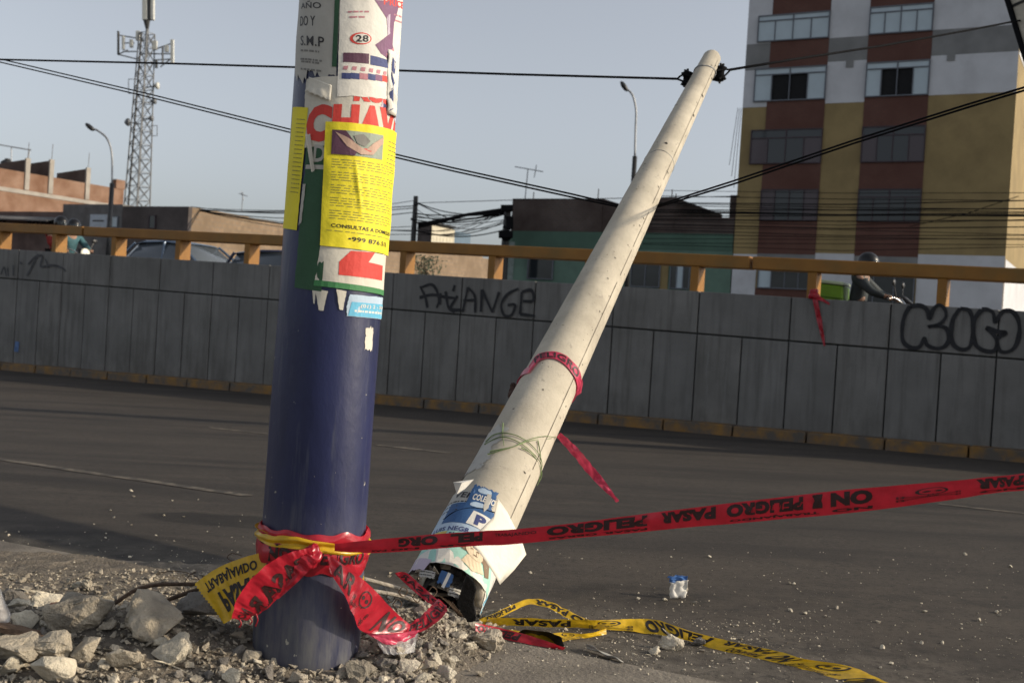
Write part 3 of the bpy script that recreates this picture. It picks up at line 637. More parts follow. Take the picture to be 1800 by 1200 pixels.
def paper(name, c, rough=0.65, var=0.06): return M(name, c, rough, var, 9, 0.15, 14)
PP = dict(yel=paper('yellow_paper', (0.78, 0.66, 0.025)), cream=paper('cream_paper', (0.60, 0.56, 0.47)), white=paper('white_paper', (0.70, 0.67, 0.60)), grey=paper('grey_paper', (0.44, 0.42, 0.37)),
          red=paper('red_print', (0.62, 0.055, 0.04)), green=paper('green_print', (0.028, 0.085, 0.04)), green2=paper('mid_green_print', (0.05, 0.20, 0.07)), navy=paper('navy_print', (0.05, 0.065, 0.18)), purple=paper('purple_print', (0.20, 0.09, 0.17)), plum=paper('plum_print', (0.10, 0.04, 0.07)), pinkp=paper('pink_print', (0.50, 0.22, 0.25)),
          cyan=paper('cyan_print', (0.12, 0.42, 0.60)), lil=paper('lilac_print', (0.50, 0.42, 0.50)), blk=MT['ink'], gtxt=M('grey_print', (0.20, 0.18, 0.07), .7), gtx2=M('faint_print', (0.20, 0.19, 0.17), .7), blu=paper('blue_print', (0.035, 0.10, 0.24)), sky=paper('pale_blue_print', (0.42, 0.52, 0.62)),
          mint=paper('mint_print', (0.36, 0.62, 0.52)), skin=paper('portrait_skin', (0.68, 0.55, 0.38)), hair=paper('portrait_hair', (0.20, 0.13, 0.075)), skin2=paper('photo_skin', (0.50, 0.33, 0.25)), gph=paper('grey_green_print', (.30, .34, .27)), tealp=paper('teal_print', (0.06, 0.16, 0.16)), och=paper('ochre_print', (0.60, 0.45, 0.12)))

# ---- blue steel pole
bpB = at(534, 1192, 4.05); bpT = at(618, 0, 4.05); dB = (bpT - bpB).normalized(); bpB = bpB - dB * 0.05
BP = Pole(bpB, bpB + dB * 5.2, 0.1825, 0.1775)
bp = thing('blue_pole', bpB, 'thick dark blue steel pole plastered with torn posters', 'pole')
mb = MB()
def bpr(a, h): return 0.003 * noise.noise(V((math.cos(a) * 2, math.sin(a) * 2, h * 2.5))) + (0.010 * max(0, 1 - abs(h - .28) / .3) if h < .6 else 0)
na, nh = 56, 90
mb.add([BP.P(2 * math.pi * i / na, 5.2 * j / nh, bpr(2 * math.pi * i / na, 5.2 * j / nh)) for j in range(nh + 1) for i in range(na)] + [BP.B + BP.ax * 5.2],
       [(j * na + i, j * na + (i + 1) % na, (j + 1) * na + (i + 1) % na, (j + 1) * na + i) for j in range(nh) for i in range(na)] + [(nh * na + i, nh * na + (i + 1) % na, (nh + 1) * na) for i in range(na)])
mb.build('shaft', MT['blue'], bp, smooth=True)

class Sheet:     # a sheet of paper on a pole, traced by its four corners; torn edges, wrinkles, lifting
    def __init__(s, pole, c, off, lift=0.0, tear=(0, 0, 0, 0), ext=(0, 0), seed=1, wr=0.0015, crease=0.0):
        s.cz = crease
        s.p = pole; q = [pole.hit(*x) for x in c]
        q = [list(x) for x in q]; q[0][0] -= ext[0]; q[3][0] -= ext[0]; q[1][0] += ext[1]; q[2][0] += ext[1]
        s.c = q; s.off = off; s.lift = lift; s.tear = tear; s.sd = seed; s.wr = wr
    def __call__(s, u, v, extra=0.0008):
        a, h = bil(s.c, u, v)
        w = s.wr * (1 + noise.noise(V((a * 5 + s.sd * 7.3, h * 9, s.sd)))) + s.lift * (abs(2 * u - 1) ** 4)
        if s.cz and .25 < v < .78: w += s.cz * math.sin((v - .25) / .53 * math.pi) * max(0, 1 - abs(u - (.30 + .22 * (v - .25))) / .035)
        if s.cz: w += s.cz * .35 * (noise.noise(V((u * 7, v * 5, 2.2))) + max(0, 1 - abs(u - .62) / .05) * (v < .5))
        return s.p.P(a, h, s.off + w + extra)
    def build(s, name, mat, parent, label=None, nu=24, nv=30):
        def tr(x, k, amp): return amp * (0.5 + 0.5 * noise.noise(V((x * 7 + k * 3.1, s.sd * 1.7, k)))) + amp * .35 * noise.noise(V((x * 28, k, s.sd)))
        def fn(u, v):
            t, r_, b, l = s.tear
            uu = tr(v, 1, l) + u * (1 - tr(v, 1, l) - tr(v, 2, r_)); vv = tr(u, 3, t) + v * (1 - tr(u, 3, t) - tr(u, 4, b)); return s(uu, vv, 0)
        o = MB().grid(fn, nu, nv).build(name, mat, parent, smooth=True)
        if label: o['label'] = label
        return o
def lines(sh, parent, rows, mat, seed=3, hgt=0.008):
    rd = random.Random(seed); mb = MB()
    for (u0, u1, v) in rows:
        u = u0
        while u < u1 - .02:
            L = min(rd.uniform(.03, .11), u1 - u); n = max(2, int(L / .03)); vs = []
            for i in range(n + 1):
                uu = u + L * i / n; vs += [sh(uu, v - hgt / 2, .0009), sh(uu, v + hgt / 2, .0009)]
            mb.add(vs, [(2 * i, 2 * i + 1, 2 * i + 3, 2 * i + 2) for i in range(n)]); u += L + rd.uniform(.012, .03)
    mb.build('small_print', mat, parent)
def sub(sh, u0, v0, u1, v1): return lambda u, v: sh(u0 + (u1 - u0) * u, v0 + (v1 - v0) * v, .0010)

# grey backing sheet at upper left
s1_ = Sheet(BP, [(522, -60), (604, -60), (590, 165), (528, 150)], .001, ext=(.25, 0), tear=(0, .02, .22, 0), seed=2)
p = s1_.build('poster', PP['grey'], bp, 'grey poster with black lettering, torn along its lower edge')
letter('lettering', 'AÑO', sub(s1_, .28, .30, .72, .36), PP['blk'], p, .012); letter('lettering', 'DO Y', sub(s1_, .26, .42, .62, .50), PP['blk'], p, .012)
letter('lettering', 'S.M.P', sub(s1_, .28, .58, .78, .66), PP['blk'], p, .012); lines(s1_, p, [(.28, .7, .70), (.28, .75, .77), (.3, .7, .79), (.28, .74, .85)], PP['gtx2'], 5, .015)
# strip of green at its right
s2_ = Sheet(BP, [(592, -60), (600, -60), (592, 118), (584, 118)], .0035, seed=4); s2_.build('poster_strip', PP['green'], bp)
# curled bit of grey paper
cb = MB(); 
for k in range(2): pass
c_a, c_h = BP.hit(560, 145)
cb.grid(lambda u, v: BP.P(c_a - .22 + .5 * u, c_h + .02 - (.055 + .02 * noise.noise(V((u * 5, 0, 1)))) * v - .03 * u, .004 + (.014 + .012 * noise.noise(V((u * 4, v * 2, 8)))) * v ** 1.5 * (1 - .5 * u)), 12, 12)
cb.build('torn_flap', PP['cream'], bp, smooth=True, thick=.0006)
# shoe poster
s3_ = Sheet(BP, [(600, -60), (705, -60), (694, 182), (592, 172)], .004, ext=(0, .12), tear=(0, .02, .02, .01), seed=6)
p = s3_.build('poster', PP['white'], bp, 'white and purple shoe poster')
f3 = lambda pts, mat, c=8: polyflat('print_shape', pts, lambda u, v: s3_(u, v, .0010), PP[mat], p, c)
f3([(.42, .27), (.62, .27), (.80, .24), (.84, .30), (.74, .42), (.72, .58), (.80, .68), (.70, .71), (.52, .66), (.44, .60), (.62, .52), (.60, .40), (.5, .33)], 'purple')
f3([(.60, .66), (.74, .60), (.80, .68), (.74, .72)], 'pinkp'); f3([(.60, .38), (.66, .36), (.68, .50), (.62, .52)], 'lil')
f3(blob(.26, .56, .13, .045), 'red'); polyflat('print_shape', blob(.27, .56, .105, .036), lambda u, v: s3_(u, v, .0016), PP['white'], p); letter('lettering', '28', lambda u, v: s3_(.20 + .15 * u, .535 + .05 * v, .0024), PP['blk'], p, .02)
f3([(.06, .665), (.36, .67), (.36, .745), (.06, .735)], 'plum'); f3([(.38, .68), (.76, .71), (.76, .765), (.38, .75)], 'navy')
for i in range(7): f3([(.07 + i * .1, .765 + i * .004), (.12 + i * .1, .765 + i * .004), (.11 + i * .1, .795 + i * .004), (.06 + i * .1, .79 + i * .004)], 'pinkp', 2)
for i, m_ in enumerate(['navy', 'navy', 'pinkp', 'navy', 'purple', 'red', 'purple']): f3([(.05 + i * .1, .815), (.15 + i * .1, .82), (.15 + i * .1, .865), (.05 + i * .1, .86)], m_, 2)
letter('lettering', 'PRICE', sub(s3_, .55, .25, 1.0, .30), PP['red'], p, .03)
lines(s3_, p, [(.1, .35, .36), (.12, .33, .40), (.72, .98, .36), (.74, .98, .40)], PP['pinkp'], 4, .012)
# torn blue flap at right
fa_, fh_ = BP.hit(682, 140)
def flapf(u, v): return BP.P(fa_ - .12 + .42 * u + .1 * v, fh_ + .10 - .22 * v, .004 + .012 * math.sin(math.pi * u) * (.4 + .6 * v) + .016 * abs(noise.noise(V((u * 3, v * 4, 3)))))
p = MB().grid(flapf, 14, 16).build('torn_flap', PP['white'], bp, smooth=True, thick=.0006); p['label'] = 'crumpled white and blue poster scrap peeling off'
for pl in ([(.3, .1), (.55, .15), (.42, .5), (.2, .62), (.22, .4)], [(.15, .65), (.4, .55), (.3, .9), (.1, .95)], [(.6, .4), (.8, .35), (.75, .6), (.6, .62)]): polyflat('print_shape', pl, lambda u, v: flapf(u, v) + (CAM - flapf(u, v)).normalized() * .0015, PP['navy' if pl[0][0] < .5 else 'sky'], p, 5)
s3b = Sheet(BP, [(668, 150), (700, 150), (694, 222), (664, 200)], .003, ext=(0, .3), tear=(0, 0, .12, .1), seed=9); p = s3b.build('poster', PP['lil'], bp, 'mauve poster scrap under the shoe poster')
polyflat('print_shape', [(.3, .2), (.7, .25), (.7, .5), (.35, .45)], lambda u, v: s3b(u, v, .001), PP['plum'], p, 4); polyflat('print_shape', [(.1, .6), (.9, .7), (.9, .8), (.1, .75)], lambda u, v: s3b(u, v, .001), PP['navy'], p, 4)
# big red-letter poster on white
s4_ = Sheet(BP, [(540, 140), (700, 150), (690, 262), (530, 262)], .002, ext=(.02, .15), tear=(0, 0, .0, .03), seed=8)
p = s4_.build('poster', PP['cream'], bp, 'white poster with large red capital letters')
letter('lettering', 'CHAVA', lambda u, v: s4_(.05 + .98 * u, .40 + .54 * v, .0012), PP['red'], p, .065, 14); letter('lettering', 'RUSO', lambda u, v: s4_(.40 + .5 * u, .12 + .24 * v, .0012), PP['red'], p, .065)
# green poster with white letter, running down the left of the yellow one
s5_ = Sheet(BP, [(540, 255), (578, 255), (556, 512), (519, 505)], .0022, tear=(.01, 0, 0, .12), ext=(.03, .1), seed=11)
p = s5_.build('poster', PP['green'], bp, 'dark green poster strip with torn edge')
letter('lettering', 'D', sub(s5_, .35, .0, .75, .12), PP['grey'], p, .03); polyflat('print_shape', [(.1, .14), (.95, .14), (.95, .17), (.1, .17)], lambda u, v: s5_(u, v, .001), PP['grey'], p, 4)
# yellow strip at far left
s6_ = Sheet(BP, [(526, 186), (544, 190), (524, 405), (507, 400)], .003, ext=(.25, 0), tear=(0, .04, 0, 0), seed=12)
p = s6_.build('poster', PP['yel'], bp, 'second yellow leaflet at the left edge of the blue pole'); lines(s6_, p, [(.45, .9, .1 + i * .035) for i in range(18)], PP['gtxt'], 9, .006)
# torn white ribbon of paper
s6b = Sheet(BP, [(541, 238), (549, 236), (556, 300), (551, 303)], .006, seed=13, lift=.006); s6b.build('torn_strip', PP['cream'], bp)
s6c = Sheet(BP, [(534, 320), (541, 320), (532, 395), (526, 400)], .005, tear=(.1, .3, .1, .2), seed=14); s6c.build('torn_strip', PP['grey'], bp)
# white poster with red figure and green band
s7_ = Sheet(BP, [(566, 400), (690, 430), (672, 520), (552, 502)], .0030, tear=(0, 0, .0, .02), seed=15)
p = s7_.build('poster', PP['cream'], bp, 'white poster end with red block figure and green stripe')
pxr = [(596, 460), (616, 441), (657, 444), (646, 461), (670, 467), (669, 493), (595, 483)]
def inv(sh, px, py):
    a, h = BP.hit(px, py); u = v = .5
    for _ in range(25):
        f = bil(sh.c, u, v); e = 1e-3; fu = bil(sh.c, u + e, v); fv = bil(sh.c, u, v + e)
        J = [[(fu[0] - f[0]) / e, (fv[0] - f[0]) / e], [(fu[1] - f[1]) / e, (fv[1] - f[1]) / e]]; dt = J[0][0] * J[1][1] - J[0][1] * J[1][0]; r0, r1 = a - f[0], h - f[1]
        u += (r0 * J[1][1] - r1 * J[0][1]) / dt; v += (J[0][0] * r1 - J[1][0] * r0) / dt
    return u, v
polyflat('print_shape', [inv(s7_, *q) for q in pxr], lambda u, v: s7_(u, v, .0012), PP['red'], p, 8)
polyflat('print_shape', [(0, .90), (1, .90), (1, 1), (0, 1)], lambda u, v: s7_(u, v, .0012), PP['green2'], p, 14)
# drips of torn paper and cyan sticker
for (x0, x1, y1, sd) in ((553, 578, 548, 1), (590, 610, 547, 2), (549, 556, 536, 3)):
    s8 = Sheet(BP, [(x0, 508), (x1, 512), (x1 - (x1 - x0) * .38, y1), (x0 + (x1 - x0) * .3, y1 - 2)], .0016, tear=(0, .12, .1, .12), seed=20 + sd); s8.build('torn_strip', PP['cream'], bp, nu=8, nv=14)
s9_ = Sheet(BP, [(611, 516), (674, 522), (668, 561), (606, 555)], .002, tear=(.06, 0, 0, .04), seed=25); p = s9_.build('sticker', PP['sky'], bp, 'torn light blue sticker with white numbers')
polyflat('print_shape', [(.08, .35), (1, .35), (1, .98), (.05, .98)], lambda u, v: s9_(u, v, .001), PP['cyan'], p, 8)
letter('lettering', '(01) 2 - 504', lambda u, v: s9_(.25 + .7 * u, .42 + .2 * v, .0018), PP['white'], p, .02); lines(s9_, p, [(.1, .95, .74)], PP['white'], 6, .09)
s9b = Sheet(BP, [(640, 571), (658, 573), (655, 622), (638, 618)], .001, tear=(.15, .3, .2, .25), seed=27, wr=.0004); s9b.build('paint_chip', PP['cream'], bp, nu=8, nv=14)
# the yellow leaflet
s10 = Sheet(BP, [(574, 215), (695, 234), (686, 450), (564, 432)], .006, lift=.004, seed=30, wr=.0022, crease=.007)
_old = s10.__call__
p = s10.build('poster', PP['yel'], bp, 'bright yellow printed leaflet', 64, 50)
F10 = lambda u, v: s10(u, v, .0012)
polyflat('print_shape', [(.07, .065), (.62, .065), (.62, .26), (.07, .26)], F10, PP['gph'], p, 10)
for pts, m_ in (([(.07, .065), (.20, .065), (.34, .20), (.30, .26), (.07, .26)], 'plum'), ([(.10, .08), (.22, .12), (.36, .19), (.46, .215), (.55, .19), (.50, .235), (.36, .245), (.22, .19)], 'skin2'), ([(.62, .08), (.50, .14), (.42, .20), (.52, .21), (.62, .13)], 'skin2'), ([(.28, .10), (.38, .08), (.46, .13), (.40, .18), (.32, .16)], 'gtx2'), ([(.33, .20), (.44, .19), (.52, .21), (.42, .235)], 'red')):
    polyflat('print_shape', pts, lambda u, v, k=len(pts): s10(u, v, .0013 + k * .0003), PP[m_], p, 6)
lines(s10, p, [(.72, .96, .10 + .034 * i) for i in range(6)] , PP['gtxt'], 10, .006)
lines(s10, p, [(.08, .93 - .1 * (i % 4 == 3), .30 + .0205 * i) for i in range(24) if i % 5 != 4], PP['gtxt'], 11, .005)
letter('lettering', 'CONSULTAS A DOMICILIO', sub(s10, .10, .815, .96, .845), PP['blk'], p, .022, 18); lines(s10, p, [(.06, .95, .872)], PP['gtxt'], 13, .005)
letter('lettering', '•999 876.513', sub(s10, .28, .905, .86, .942), PP['blk'], p, .022, 12)
sy = Sheet(BP, [(686, 300), (692, 300), (688, 420), (682, 420)], .004, ext=(0, .2), seed=33); sy.build('poster_strip', PP['och'], bp)

# ---- leaning concrete pole, snapped at its foot
lpB = at(790, 1026, 4.88); lpT = at(1251, 103, 9.0); dL = (lpT - lpB).normalized()
LP = Pole(lpB, lpT, 0.0, 0.0)
def wpx(d, w): return w * d / F / 2
LP.r0 = wpx(4.88, 139) ; LP.k = (wpx(9.0, 31.5) - LP.r0) / LP.L
print('leaning pole L', LP.L, 'r', LP.r0, LP.rad(LP.L), lpB, lpT)
lp = thing('leaning_pole', lpB, 'pale concrete utility pole snapped at its foot and leaning right', 'pole')
na, nh = 48, 110; mb = MB()
def rag(a): return 0.05 + 0.05 * noise.noise(V((math.cos(a) * 2.2, math.sin(a) * 2.2, 4))) + .03 * noise.noise(V((math.cos(a) * 7, math.sin(a) * 7, 9))) - 0.10 * max(0, math.cos(a - 1.15)) ** 6 + .06 * max(0, math.cos(a + .6)) ** 3
vs = [LP.P(2 * math.pi * i / na, rag(2 * math.pi * i / na) + (LP.L - rag(2 * math.pi * i / na)) * (j / nh), .0012 * noise.noise(V((i * .7, j * .3, 1)))) for j in range(nh + 1) for i in range(na)]
for j, (dr, dh) in enumerate(((.85, .03), (.5, .055), (.0, .065))): vs += [LP.P(2 * math.pi * i / na, LP.L + dh, -LP.rad(LP.L) * (1 - dr)) for i in range(na)]
vs += [LP.P(2 * math.pi * i / na, rag(2 * math.pi * i / na) + .004, -.045) for i in range(na)] + [LP.P(2 * math.pi * i / na, .55, -.05) for i in range(na)]
fs = [(j * na + i, j * na + (i + 1) % na, (j + 1) * na + (i + 1) % na, (j + 1) * na + i) for j in range(nh + 3) for i in range(na)]
b = (nh + 4) * na; fs += [(i, b + i, b + (i + 1) % na, (i + 1) % na) for i in range(na)] + [(b + i, b + na + i, b + na + (i + 1) % na, b + (i + 1) % na) for i in range(na)]
mb.add(vs, fs).build('shaft', MT['pole'], lp, smooth=True)
# mould seam down the shaft: thin raised flash with dark gaps
sa0, sh0 = LP.hit(900, 905); sa1, sh1 = LP.hit(1216, 205)
mb = MB(); mb2 = MB(); n_ = 150
for i in range(n_):
    h = .25 + (LP.L - .35) * i / n_; h2 = .25 + (LP.L - .35) * (i + 1) / n_; a = sa0 + (sa1 - sa0) * i / n_ ; w = .0035 * (1 + .6 * noise.noise(V((i * .4, 0, 0)))) / LP.rad(h)
    if noise.noise(V((i * .21, 5, 0))) > -.28: mb.add([LP.P(a - w / 2, h, .0015), LP.P(a + w / 2, h, .0015), LP.P(a + w / 2, h2, .0015), LP.P(a - w / 2, h2, .0015)], [(0, 1, 2, 3)])
mb.build('mould_seam', M('seam_grime', (0.10, 0.085, 0.065), .95), lp)['kind'] = 'stuff'
rd = random.Random(5); mb = MB()
for i in range(60):
    h = rd.uniform(.6, LP.L - .1); a = rd.choice([sa0 + (sa1 - sa0) * h / LP.L + rd.gauss(0, .12), rd.uniform(-1.4, 1.4)]); sz = rd.uniform(.004, .012); ww = sz / LP.rad(h) * rd.uniform(.5, 2)
    mb.add([LP.P(a - ww * .5, h, .0018), LP.P(a + ww * .3, h - sz * .6, .0018), LP.P(a + ww * .6, h + sz * .2, .0018), LP.P(a - ww * .1, h + sz * .5, .0018)], [(0, 1, 2, 3)])
mb.build('pock_marks', M('pock_grime', (0.09, 0.08, 0.065), .95), lp)['kind'] = 'stuff'
for (px, py) in ((1171, 252), (1219, 203), (1235, 169), (1251, 138)):       # bolt holes
    a, h = LP.hit(px, py); LPn = LP.P(a, h, .0) ; MB().tube([LP.P(a, h, -.004), LP.P(a, h, .002)], .011, 8).build('bolt_hole', MT['char'], lp)
# broken core at the foot
mb = MB(); nb = 22
mb.grid(lambda u, v: LP.P(2 * math.pi * u, -.10 + .30 * v, -.035 - .03 * noise.noise(V((math.cos(6.283 * u) * 4, math.sin(6.283 * u) * 4, v * 5))) - .05 * (1 - v)), nb, 10)
mb.build('broken_core', M('exposed_aggregate', (0.06, 0.055, 0.05), .95, .5, 30, .9, 60, dirt=(0.16, .145, .12), dscale=18, dlo=.55, dhi=.65), lp)
rd = random.Random(9)
for i in range(26):
    a = rd.uniform(-2.2, 1.6); h = rd.uniform(-.08, .12); c = LP.P(a, h, rd.uniform(-.05, -.01)); s_ = rd.uniform(.012, .035)
    bm = bmesh.new()
    for k in range(9): bm.verts.new(c + V((rd.gauss(0, 1), rd.gauss(0, 1), rd.gauss(0, 1))).normalized() * s_ * rd.uniform(.6, 1.1))
    bmesh.ops.convex_hull(bm, input=bm.verts[:]); bm.verts.index_update()
    MB().add([v.co.copy() for v in bm.verts if v.link_faces], []).v
    vv = [v for v in bm.verts if v.link_faces]; ix = {v: i for i, v in enumerate(vv)}
    MB().add([v.co.copy() for v in vv], [tuple(ix[v] for v in f.verts) for f in bm.faces]).build('broken_chunk', MT['rockc' if i % 3 else 'rock'], lp); bm.free()
def rb(name, pts, r, mat, par): return MB().tube(spline(pts, 8), r, 7).build(name, mat, par, smooth=True)
rb('rebar', [at(790, 1045, 4.85), at(735, 1042, 4.7), at(680, 1027, 4.55), at(638, 1016, 4.45)], .0085, MT['rebar'], lp)
rb('rebar', [at(800, 1075, 4.85), at(750, 1062, 4.62), at(705, 1047, 4.5), at(655, 1038, 4.42)], .0085, MT['rebar'], lp)
rb('rebar', [at(812, 1085, 4.82), at(800, 1092, 4.6), at(782, 1080, 4.5), at(764, 1076, 4.45)], .010, MT['rebar'], lp)
for k in range(5):
    rb('tie_wire', [at(770 + 6 * k, 1045 + 3 * k, 4.72), at(790 + 5 * k, 1062 + 4 * k, 4.70), at(806 + 4 * k, 1082 + 3 * k, 4.7)], .0018, MT['rust'], lp)
for (x, y) in ((678, 1050), (690, 1062), (700, 1040), (725, 1050), (752, 1040)):
    rb('tie_wire', [at(x, y, 4.5), at(x + 8, y - 9, 4.5), at(x + 16, y - 2, 4.52), at(x + 9, y + 8, 4.5), at(x + 1, y + 1, 4.48)], .0022, MT['rust'], lp)
# charred hanging strip
cp = [(820, 1010), (812, 1035), (803, 1062), (815, 1085), (808, 1108), (830, 1112), (838, 1085), (833, 1060), (838, 1035), (830, 1020)]
o = MB().prism([at(x, y, 4.60 + .0008 * (y - 1010)) for x, y in cp], fw * .03).build('charred_strip', MT['char'], lp, bevel=.004)
# posters round its foot
def lsheet(c, off, mat, label=None, **k):
    s_ = Sheet(LP, c, off, **k); return s_, s_.build('poster', mat, lp, label)
q1, p = lsheet([(865, 742), (905, 748), (850, 830), (808, 840)], .0012, PP['grey'], 'weathered grey poster remains high on the leaning pole', tear=(.2, .25, .1, 0), ext=(.7, 0), seed=41)
q1, p = lsheet([(795, 858), (850, 868), (822, 905), (770, 915)], .0016, PP['grey'], 'grey poster with black lettering on the leaning pole', tear=(.1, .1, 0, 0), ext=(.7, 0), seed=42)
letter('lettering', 'VEN', lambda u, v: q1(.55 + .38 * u, .12 + .22 * v, .0012), PP['blk'], p, .03); lines(q1, p, [(.45, .9, .5), (.45, .95, .68), (.45, .8, .85)], PP['blk'], 3, .05)
q2, p = lsheet([(836, 848), (884, 868), (866, 912), (812, 898)], .0030, PP['blu'], 'torn blue school poster on the leaning pole', tear=(.22, .3, .05, .04), seed=43)
letter('lettering', 'COLEGIO', lambda u, v: q2(.16 + .72 * u, .40 + .22 * v, .0014), PP['white'], p, .03)
polyflat('print_shape', blob(.42, .76, .26, .09, 16, .08), lambda u, v: q2(u, v, .0012), PP['sky'], p, 6); polyflat('print_shape', blob(.45, .26, .22, .1, 14, .2), lambda u, v: q2(u, v, .0012), PP['sky'], p, 6)
polyflat('print_shape', [(.55, .30), (.68, .28), (.74, .75), (.66, .95), (.58, .75)], lambda u, v: q2(u, v, .0022), PP['grey'], p, 4)
q3, p = lsheet([(784, 895), (872, 905), (850, 965), (752, 958)], .0022, PP['sky'], 'pale blue campaign poster under the wire', ext=(.75, 0), tear=(0, .03, 0, 0), seed=44)
polyflat('print_shape', [(.45, .02), (1, .02), (1, .62), (.42, .58)], lambda u, v: q3(u, v, .0010), PP['blu'], p, 10)
polyflat('print_shape', [(.76, .20), (.98, .22), (.96, .62), (.72, .58)], lambda u, v: q3(u, v, .0018), PP['white'], p, 6); letter('lettering', 'P', lambda u, v: q3(.80 + .12 * u, .27 + .28 * v, .0026), PP['navy'], p, .06, 4)
letter('lettering', 'LUIS NEGR', lambda u, v: q3(.34 + .45 * u, .70 + .12 * v, .0018), PP['navy'], p, .02); lines(q3, p, [(.3, .8, .88), (.3, .75, .95)], PP['navy'], 8, .03)
q4, p = lsheet([(752, 948), (862, 968), (852, 1056), (712, 1008)], .0034, PP['mint'], 'poster with a portrait of a dark-haired woman', ext=(.25, 0), tear=(0, 0, .10, .0), seed=45)
F4 = lambda e: (lambda u, v: q4(u, v, e))
polyflat('print_shape', [(.12, .05), (.45, .02), (.42, .16), (.15, .22)], F4(.001), PP['och'], p, 6)
polyflat('print_shape', [(.2, .36), (.42, .30), (.5, .5), (.25, .52)], F4(.001), PP['tealp'], p, 6); polyflat('print_shape', [(.1, .62), (.45, .5), (.6, .72), (.92, .80), (.9, .95), (.3, .98), (.08, .85)], F4(.0015), PP['white'], p, 8)
polyflat('print_shape', [(.60, .20), (.68, .10), (.80, .10), (.90, .20), (.94, .40), (.93, .66), (.86, .74), (.84, .5), (.62, .44), (.57, .34)], F4(.002), PP['hair'], p, 8)
polyflat('print_shape', [(.66, .52), (.80, .50), (.84, .72), (.70, .86), (.60, .74)], F4(.0025), PP['skin'], p, 6); polyflat('print_shape', blob(.745, .37, .095, .19, 20), F4(.003), PP['skin'], p, 8)
polyflat('print_shape', [(.63, .30), (.70, .17), (.80, .15), (.86, .26), (.80, .22), (.71, .24)], F4(.0036), PP['hair'], p, 6)
for (cx, cy, rx, ry) in ((.715, .33, .017, .012), (.78, .34, .017, .012), (.745, .46, .028, .012)): polyflat('print_shape', blob(cx, cy, rx, ry, 8), F4(.0042), PP['hair'], p, 2)
q5, p = lsheet([(858, 1000), (870, 960), (860, 1040), (838, 1090)], .0016, PP['white'], 'white and blue poster strip down to the broken foot', ext=(.1, .35), tear=(0, 0, .1, .1), seed=46)
polyflat('print_shape', [(.1, .72), (.6, .70), (.5, .98), (.1, .98)], lambda u, v: q5(u, v, .0012), PP['cyan'], p, 4); polyflat('print_shape', [(.62, .05), (.72, .05), (.66, .72), (.56, .72)], lambda u, v: q5(u, v, .0012), PP['navy'], p, 4)
q6, p = lsheet([(735, 978), (760, 985), (745, 1005), (712, 1000)], .0050, PP['lil'], 'lilac poster edge wrapping the pole', ext=(.5, 0), tear=(0, 0, .2, 0), seed=47)
q7, p = lsheet([(775, 1002), (800, 1012), (790, 1040), (765, 1028)], .0020, PP['blu'], 'torn blue and white scrap at the broken foot', tear=(0, .2, .3, .1), seed=48)
polyflat('print_shape', [(.5, 0), (.7, 0), (.6, 1), (.4, 1)], lambda u, v: q7(u, v, .0012), PP['white'], p, 3)
for (x0, y0, x1, y1, m_) in ((738, 1000, 770, 1022, 'grey'), (788, 1030, 812, 1055, 'grey')):
    q8 = Sheet(LP, [(x0, y0), (x1, y0 + 6), (x1 - 5, y1), (x0 - 4, y1 - 6)], .002, tear=(.2, .2, .3, .2), seed=49 + x0); p = q8.build('poster_scrap', PP[m_], lp); lines(q8, p, [(.1, .9, .3), (.1, .8, .6)], PP['blk'], 4, .08)
# big blank sheet turned over, hanging off the pole
wpx_ = [(876, 876), (892, 900), (907, 930), (918, 952), (925, 974), (904, 1001), (879, 1027), (866, 1005), (854, 986), (842, 970), (831, 961), (839, 936), (868, 907)]
cx_, cy_ = 872, 955
def sheetD(x, y): return 4.62 + .0019 * (x - 872) - .0011 * (y - 955) + .012 * math.sin(x * .06 + y * .03)
mb = MB(); rings = 6; pts = []
n_ = len(wpx_)
for r_ in range(1, rings + 1):
    for (x, y) in wpx_: q = (cx_ + (x - cx_) * r_ / rings, cy_ + (y - cy_) * r_ / rings); pts.append(at(*q, sheetD(*q)))
pts.append(at(cx_, cy_, sheetD(cx_, cy_)))
fs = [((r_ * n_ + i), (r_ * n_ + (i + 1) % n_), ((r_ + 1) * n_ + (i + 1) % n_), ((r_ + 1) * n_ + i)) for r_ in range(rings - 1) for i in range(n_)] + [(i, (i + 1) % n_, rings * n_) for i in range(n_)]
o = mb.add(pts, fs).build('hanging_sheet', paper('blank_sheet', (0.74, 0.69, 0.58)), lp, smooth=True, thick=.0007); o['label'] = 'large blank off-white sheet peeling off the pole'
o = MB().add([at(797, 847, 4.98), at(833, 842, 5.02), at(818, 858, 5.0), at(803, 868, 4.97), at(812, 848, 4.95)], [(0, 4, 3), (0, 1, 4), (4, 1, 2), (4, 2, 3)]).build('torn_flap', PP['white'], lp, thick=.0006)
# wires round the pole
def ringwire(name, cpts, r, mat, off=.004, close=True):
    q = [LP.hit(*c) for c in cpts]
    if close:
        (a0, h0), (a1, h1) = q[0], q[-1]; m_ = 8
        for i in range(1, m_ + 1): f = i / m_; q.append((a1 + (a0 + 2 * math.pi - a1) * f, h1 + (h0 - h1) * f))
    return MB().tube(spline([LP.P(a, h, off) for a, h in q], 4), r, 6).build(name, mat, lp)
ringwire('wire_band', [(783, 912), (800, 900), (830, 893), (858, 898), (880, 908)], .0028, MT['cable'])
ringwire('wire_band', [(1236, 116), (1248, 118), (1257, 126)], .005, MT['galv'])
ringwire('scuff_ring', [(1145, 268), (1155, 264), (1168, 266)], .002, MT['galv'], .001)
